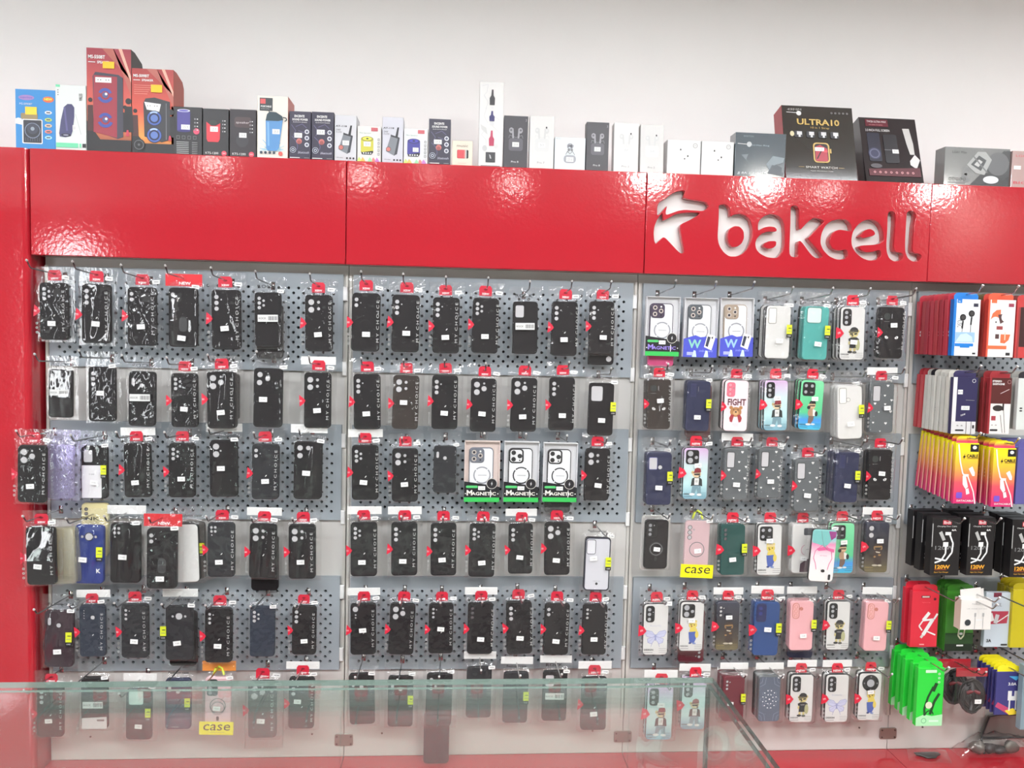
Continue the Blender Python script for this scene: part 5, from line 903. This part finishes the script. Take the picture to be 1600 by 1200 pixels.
def e_120(p):
    p.pr(.36, .66, .88, .96, (196, 60, 76)); p.pt('IbdI', .51, .92, .05, W_, .24, bold=.02); p.pt('Charging Data Cable', .5, .85, .03, W_, .68, slant=.3); p.pt('6A', .76, .79, .035, W_, .16, bold=.03); p.pt('120W', .46, .48, .07, (120, 120, 120), .66, bold=.02)
    p.pp([(.24, .74), (.34, .77), (.48, .62), (.38, .6)], (176, 176, 174)); p.pr(.46, .66, .7, .755, W_); p.pr(.4, .58, .5, .58, W_); p.pl([(.5, .5), (.5, .38), (.36, .26), (.14, .22)], .055, W_); p.pl([(.62, .7), (.74, .56), (.72, .4), (.52, .26), (.14, .3)], .055, (226, 226, 226))
    p.pt('120W', .42, .15, .07, (226, 160, 50), .52, bold=.04); p.pr(.14, .56, .09, .115, (120, 60, 30)); p.pt('Super Fast Charger', .38, .055, .03, (226, 170, 60), .5, slant=.2); p.pr(.0, .03, .5, .9, (170, 170, 168))
def e_rcab(p):
    p.pr(.34, .66, .88, .92, (60, 24, 28)); p.pr(.37, .63, .888, .912, (220, 200, 190)); p.pe(.84, .86, .05, (90, 30, 34)); p.pt('lightning', .52, .8, .02, (236, 120, 120), .3)
    p.pl([(.66, .62), (.44, .48)], .12, W_); p.pl([(.44, .48), (.84, .5), (.96, .6)], .07, W_); p.pl([(.44, .48), (.3, .38), (.42, .3)], .05, W_); p.pl([(.8, .5), (.46, .22)], .13, W_); p.pl([(.46, .22), (.38, .17)], .09, (206, 200, 196)); p.pl([(.62, .28), (.92, .22)], .05, W_); p.pr(.34, .52, .04, .06, (240, 160, 160))
def e_grn(p): p.pr(.0, 1, 0, .12, (26, 40, 26)); p.pr(.0, 1, .12, .3, (40, 74, 36)); p.pl([(.5, .42), (.46, .26), (.56, .2), (.66, .26), (.7, .42)], .05, (216, 216, 190)); p.pr(.42, .66, .08, .105, W_); p.rr(.5, .62, .27, .31, .03, W_)
def e_whi(p): p.pt('Phone cable', .5, .86, .03, G_, .3); p.pt('usb charge and sync', .52, .7, .03, G_, .66); p.pe(.24, .24, .1, (52, 56, 60)); p.pr(.44, .5, .44, .56, (170, 170, 170)); p.pr(.7, .76, .44, .56, (170, 170, 170)); p.pl([(.47, .44), (.47, .03)], .012, G_); p.pl([(.73, .44), (.73, .03)], .012, G_); p.pr(.5, .7, .3, .36, (226, 226, 226))
def e_gry(p): p.pr(.3, .62, .92, 1, (120, 40, 60)); p.pt('PIXEL', .4, .78, .06, G_, .5, slant=.2); p.pp([(.05, .42), (.9, .44), (.94, .66), (.06, .66)], (176, 60, 80)); p.pl([(.2, .62), (.3, .48)], .16, W_); p.pl([(.5, .6), (.42, .44)], .16, (190, 190, 192)); p.pl([(.5, .46), (.95, .6)], .04, W_); p.pt('3A', .2, .12, .06, INK, .2, bold=.03); p.pr(.7, .96, .03, .06, INK)
def e_green(p): p.pp([(0, 0), (1, 0), (1, .2), (.6, .17), (.3, .2), (0, .14)], (170, 226, 176)); p.pg(.3, .09, .08, .1, (90, 170, 110)); p.pr(.5, .86, .07, .1, (210, 240, 214)); p.pr(.28, .7, .92, .97, (206, 240, 206)); p.pl([(.6, .68), (.42, .5), (.3, .3), (.32, .18)], .08, (30, 70, 34)); p.pl([(.72, .74), (.6, .6)], .12, (26, 60, 30)); p.pl([(.84, .56), (.66, .42), (.52, .2)], .1, (28, 66, 32)); p.pe(.46, .36, .13, (216, 220, 190)); p.pg(.5, .2, .12, .16, (26, 60, 30), 0, 180); [p.pg(.8, .9-.07*k, .025, .045, W_, n=8) for k in range(3)]
def e_bly(p): p.pp([(0, .9), (0, .2), (.6, 0), (1, .1), (1, .9)], (62, 60, 120)); p.pp([(0, .2), (.6, 0), (.7, .12), (.1, .3)], (190, 70, 110)); p.pp([(.4, .1), (.75, .16), (1, .02), (.6, 0)], (240, 210, 60)); p.pt('3.0A', .66, .72, .07, W_, .34, bold=.03); p.pr(.5, .66, .4, .56, W_); p.pr(.76, .92, .4, .56, W_); p.pr(.5, .92, .34, .44, W_); p.pl([(.58, .36), (.58, .1)], .06, W_); p.pl([(.84, .36), (.84, .12)], .06, W_); p.pp([(.5, .9), (1, .9), (.8, .8)], (80, 170, 220))
def e_dark(p): p.pr(.1, .9, .2, .9, (60, 34, 34)); p.pr(.05, .12, 0, .9, (150, 60, 60))
EG = 'earphone packs on the far right bay'; CG = 'cable packs on the far right bay'
pack(1489, 1530, 457, 556, -.215, 8, .024, .016, e_blue, (34, 122, 202), [(178, 56, 68), (160, 50, 62), (170, 60, 66)], 'blue and white earphone pack with two black earbuds, front of its stack', 'red earphone pack, %s behind the blue and white one', 'earphone_pack', 'earphones', EG, side=(30, 100, 180), backart=e_redback)
pack(1543, 1585, 458, 558, -.215, 6, .024, .016, e_or, (226, 92, 66), [(190, 70, 60), (90, 76, 50), (100, 96, 50), (92, 80, 44), (80, 70, 44)], 'orange and white earphone pack with white earbuds, front of its stack', 'dark olive earphone pack, %s behind the orange and white one', 'earphone_pack', 'earphones', EG, side=(206, 70, 60), backart=e_dark)
pack(1588, 1630, 461, 560, -.215, 3, .03, .016, e_dark, (190, 64, 64), [(110, 50, 46)], 'red earphone pack cut by the right edge, top row', 'dark red earphone pack, %s behind the top right one', 'earphone_pack', 'earphones', EG)
pack(1488, 1526, 579, 678, -.215, 9, .0225, .014, e_navy, (54, 48, 86), [(206, 202, 192), (200, 198, 190), (204, 202, 194), (202, 200, 192), (206, 204, 196), (200, 196, 188), (190, 70, 76), (186, 64, 72)], 'navy and grey earphone pack with price sticker, front of its stack', 'pale earphone pack, %s behind the navy one', 'earphone_pack', 'earphones', EG, backart=e_whiteback, lean=.006)
pack(1545, 1579, 580, 678, -.215, 5, .026, .014, e_red, (150, 46, 52), [(150, 50, 54), (110, 100, 100), (96, 90, 92), (90, 84, 86)], 'dark red and white STEREO earphone pack, front of its stack', 'dark earphone pack, %s behind the STEREO one', 'earphone_pack', 'earphones', EG, backart=e_dark)
pack(1590, 1630, 581, 672, -.215, 3, .03, .014, e_whiteback, (206, 210, 206), [(170, 170, 164)], 'pale earphone pack cut by the right edge, second row', 'pale grey earphone pack, %s behind the one at the right edge', 'earphone_pack', 'earphones', EG)
pack(1492, 1528, 682, 787, -.225, 9, .0235, .010, e_cable, GR, [GR], 'yellow to pink CABLE pack, front of its stack by the pegboard post', 'yellow to pink cable pack, %s behind the left CABLE pack', 'cable_pack', 'cable', CG, backart=e_gradback, lean=.012, drop=.002)
pack(1551, 1586, 690, 792, -.225, 6, .026, .010, e_cable, GR, [GR], 'yellow to pink CABLE pack, second stack, with grey emblem', 'yellow to pink cable pack, %s behind the second CABLE pack', 'cable_pack', 'cable', CG, backart=e_gradback, lean=.008)
pack(1589, 1630, 690, 788, -.225, 4, .03, .010, a_none, (92, 88, 150), [(110, 108, 170)], 'violet cable pack cut by the right edge, third row', 'violet cable pack, %s behind the one at the right edge', 'cable_pack', 'cable', CG)
KB = (30, 28, 29)
pack(1455, 1500, 809, 899, -.2, 3, .05, .03, e_120, KB, [KB], 'black 120W cable box, leftmost front box of its row', 'black 120W cable box, %s behind the leftmost one', 'cable_box', 'cable', CG, tab=False, backart=e_120)
pack(1512, 1553, 809, 899, -.2, 3, .05, .03, e_120, KB, [KB], 'black 120W cable box, second front box of its row', 'black 120W cable box, %s behind the second one', 'cable_box', 'cable', CG, tab=False, backart=e_120)
pack(1580, 1622, 812, 902, -.2, 3, .04, .03, e_120, KB, [KB], 'black 120W cable box cut by the right edge', 'black 120W cable box, %s behind the one at the right edge', 'cable_box', 'cable', CG, tab=False, backart=e_120)
RC = (214, 44, 62)
pack(1424, 1466, 914, 1011, -.12, 2, .035, .016, e_rcab, RC, [RC], 'red cable pack with white plug picture, front one', 'red cable pack, %s behind the red one', 'cable_pack', 'cable', CG)
pack(1478, 1522, 914, 1017, -.11, 4, .018, .014, e_grn, (66, 136, 44), [(70, 140, 50)], 'dark green cable pack behind the white box', 'dark green cable pack, %s behind the dark green one', 'cable_pack', 'cable', CG)
pack(1501, 1549, 937, 984, -.19, 1, .03, .03, e_whi, (226, 222, 218), [], 'small white cable box with opened flap', '', 'cable_box', 'cable', CG, tab=False, side=(206, 196, 180))
P1 = at(1518, 930, -.18); MB().box(-.036, .030, -.002, 0, -.02, .022, mat((226, 222, 218), .4)).box(-.010, .048, .012, .013, -.02, .012, mat((220, 216, 212), .4)).build('open_flap', [o for o in COL.objects if o.get('label', '').startswith('small white cable box')][0], None).matrix_world = Matrix.Translation(P1)@Matrix.Rotation(-.12, 4, 'Y')
pack(1539, 1577, 926, 1011, -.12, 1, .03, .014, e_gry, (196, 206, 216), [], 'pale grey cable pack with red band behind the white box', '', 'cable_pack', 'cable', CG, tab=False, lean=0)
pack(1581, 1625, 912, 1012, -.13, 4, .02, .014, a_none, (196, 180, 30), [(180, 164, 30)], 'yellow cable pack cut by the right edge, fifth row', 'yellow cable pack, %s behind the yellow one', 'cable_pack', 'cable', CG)
GN = (44, 206, 62)
pack(1433, 1474, 1034, 1134, -.2, 5, .034, .016, e_green, GN, [GN], 'bright green cable pack, front of its stack', 'bright green cable pack, %s behind the front one', 'cable_pack', 'cable', CG, backart=e_green, lean=.01)
pack(1556, 1594, 1040, 1117, -.17, 6, .018, .006, e_bly, (62, 60, 120), [(62, 60, 120)], 'blue, yellow and pink 3.0A cable card, front of its stack', 'blue and yellow cable card, %s behind the 3.0A card', 'cable_card', 'cable', CG, tab=True, backart=e_bly, lean=.01, tabc=(240, 226, 40))
pack(1597, 1640, 1040, 1140, -.2, 1, .03, .02, a_none, (130, 150, 160), [], 'grey blue pack cut by the right edge, bottom row', '', 'cable_pack', 'cable', CG, tab=False)
# coiled black cables in clear bags with red headers
def coil(cx, yt, yb, Y, lab, st):
    a, b = at(cx, yt, Y), at(cx, yb, Y); H = a.z-b.z; t = thing('bagged_cable', lab, 'cable', (a.x, Y, b.z), 'bagged coiled cables'); w = H*.68
    g = MB(); cb = mat((44, 38, 38), .45)
    for k in range(16):
        f = 1-.115*(k % 8); rx, rz = w*.40*f, H*.36*f; cz = H*.43+R.uniform(-.003, .003)
        g.tube([(rx*(.86+.14*math.cos(2*q))*math.cos(q), -.005-.005*(k//8)-.001*(k % 3)+.0015*math.sin(3*q+k), cz+rz*math.sin(q)) for q in [2*math.pi*i/16 for i in range(17)]], .0036, cb, 5)
    g.tube([(-w*.2, -.013, H*.5), (0, -.015, H*.55), (w*.2, -.013, H*.5)], .006, mat((110, 40, 46), .4), 6); g.tube([(-w*.05, -.012, H*.72), (w*.02, -.015, H*.4), (-.004, -.012, H*.14)], .007, cb, 6)
    g.build('coiled_cable', t, smooth=True)
    g = MB(); nx, nz = 8, 12
    vs = [(-w/2+w*i/nx, -.0185-.002*noise.noise(Vector((i*.9, j*.8, cx))) if 0 < i < nx else -.002, (H-.002)*j/nz) for j in range(nz+1) for i in range(nx+1)]
    g.add(vs, [(j*(nx+1)+i, j*(nx+1)+i+1, (j+1)*(nx+1)+i+1, (j+1)*(nx+1)+i) for j in range(nz) for i in range(nx)], FILM); g.build('bag', t, smooth=True)
    MB().box(-w/2, w/2, -.004, -.002, H*.82, H+.0, mat((170, 34, 46), .4)).build('header_card', t)
    if st: ob('price_sticker', PRICE, t, (w*.12, -.022, H*.34))
    hook_at(3, Vector((a.x, 0, a.z-.012)))
coil(1518, 1043, 1116, -.15, 'bagged black coiled cable with red header and price sticker', 1); coil(1491, 1029, 1103, -.10, 'bagged black coiled cable behind the priced one', 0)
# bagged gadgets lying on the red ledge
def lay(pts, h, lab, cat, fill):
    z = .0004; P_ = [atz(u, v, z) for u, v in pts]; c = sum(P_, Vector())/len(P_); t = thing('bagged_gadget', lab, cat, c, 'bagged gadgets on the red ledge')
    q = [((p-c).x, (p-c).y) for p in P_]; n = 10; g = MB(); vs = []
    for j in range(n+1):
        for i in range(n+1):
            s, r = i/n, j/n; x = (q[0][0]*(1-s)+q[1][0]*s)*(1-r)+(q[3][0]*(1-s)+q[2][0]*s)*r; y = (q[0][1]*(1-s)+q[1][1]*s)*(1-r)+(q[3][1]*(1-s)+q[2][1]*s)*r
            e = min(1, 4*min(s, 1-s, r, 1-r)); vs.append((x, y, z+.002+h*1.15*e*(1+.25*noise.noise(Vector((i*.8, j*.8, h*90))))+.003*e))
    g.add(vs, [(j*(n+1)+i, j*(n+1)+i+1, (j+1)*(n+1)+i+1, (j+1)*(n+1)+i) for j in range(n) for i in range(n)], FILM); g.build('bag', t, smooth=True)
    sx = min(abs(x) for x, y in q)*.8; sy = min(abs(y) for x, y in q)*.8
    for k, M in enumerate(fill):
        k2 = (k+.5)/len(fill)*2-1; g = MB(); ax, ay, az = sx/len(fill)*1.15, sy*(.8-.12*(k % 2)), h*.42*(1-.2*(k % 3)); vs = []
        for i in range(6):
            th = math.pi*i/5
            for j in range(10):
                ph = 2*math.pi*j/10; q2 = 1+.25*math.sin(3*ph+k)
                vs.append((ax*math.sin(th)*math.cos(ph)*q2, ay*math.sin(th)*math.sin(ph)*q2, az+az*math.cos(th)))
        g.add(vs, [(i*10+j, (i+1)*10+j, (i+1)*10+(j+1) % 10, i*10+(j+1) % 10) for i in range(5) for j in range(10)], M); g.build('gadget', t, (k2*sx*.85, 0, z+.001), True)
DG = mat((66, 62, 62), .4); MG = mat((120, 116, 110), .35, .3)
lay([(1420, 1190), (1488, 1194), (1478, 1173), (1416, 1170)], .010, 'small clear bag with dark gadget lying flat at the left end', 'gadget', [DG])
lay([(1502, 1186), (1612, 1184), (1616, 1169), (1482, 1170)], .05, 'bulging clear bag of grey gadgets lying on the red ledge', 'gadget', [MG, DG, DG, MG])
t = thing('wire_stand', 'dark wire display stand with clear bagged part, right end of the ledge', 'stand', atz(1565, 1175, .001)+Vector((0, .0, 0)), None)
q0 = t.location; g = MB(); pts = [at(u, v, q0.y+.01)-q0 for u, v in ((1533, 1153), (1546, 1120), (1566, 1116), (1610, 1117), (1612, 1152), (1533, 1153))]
pts2 = [pts[0], pts[0]-Vector((0, .02, pts[0].z))]; g.tube(pts, .0028, INK); g.tube(pts2, .0028, INK); g.tube([pts[4], pts[4]-Vector((0, .02, pts[4].z))], .0028, INK); g.build('wire_frame', t)
MB().prism([(p.x*.96+pts[0].x*.0, p.z) for p in pts[:5]], pts[0].y+.004, pts[0].y+.012, mat((120, 116, 112), .25)).build('grey_panel', t)
# ------------------------------------------------------------------ glass counter
GX0, GX1, GY1, GY0, GZ = -.6, 1.612, -1.362, -1.93, .87
t = thing('glass_counter', 'glass display counter with green-edged glass top in front of the wall', 'counter', ((GX0+GX1)/2, GY0, FL))
def pane(name, x0, x1, y0, y1, z0, z1, thin):
    g = MB(); g.box(x0, x1, y0, y1, z0, z1, GLASS); g.mi(GLASS_EDGE); g.mi(GLASS_DARK)
    for i in range(6):
        axis = (0, 0, 2, 2, 1, 1)
    ax = [0, 0, 1, 1, 2, 2]
    order = ['x', 'x', 'y', 'y', 'z', 'z']
    me = g.mesh(name)
    for p in me.polygons:
        n = [abs(v) for v in p.normal]
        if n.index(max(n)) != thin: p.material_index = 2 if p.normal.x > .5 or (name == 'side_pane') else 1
    o = ob(name, me); o.parent = t; o.location = (-(GX0+GX1)/2, -GY0, -FL); return o
pane('top_pane', GX0, GX1, GY0, GY1, GZ-.008, GZ, 2)
pane('back_pane', GX0+.004, GX1-.012, GY1-.012, GY1-.006, .25, GZ-.0085, 1)
pane('side_pane', GX1-.010, GX1-.004, GY0+.012, GY1-.004, .25, GZ-.0085, 0)
pane('front_pane', GX0+.004, GX1-.012, GY0+.006, GY0+.012, .25, GZ-.0085, 1)
MB().box(GX0, GX1, GY0, GY1, FL+.06, .249, mat((225, 224, 222), .4)).box(GX0+.03, GX1-.03, GY0+.03, GY1-.03, FL, FL+.06, INK).build('cabinet', t, (-(GX0+GX1)/2, -GY0, -FL))
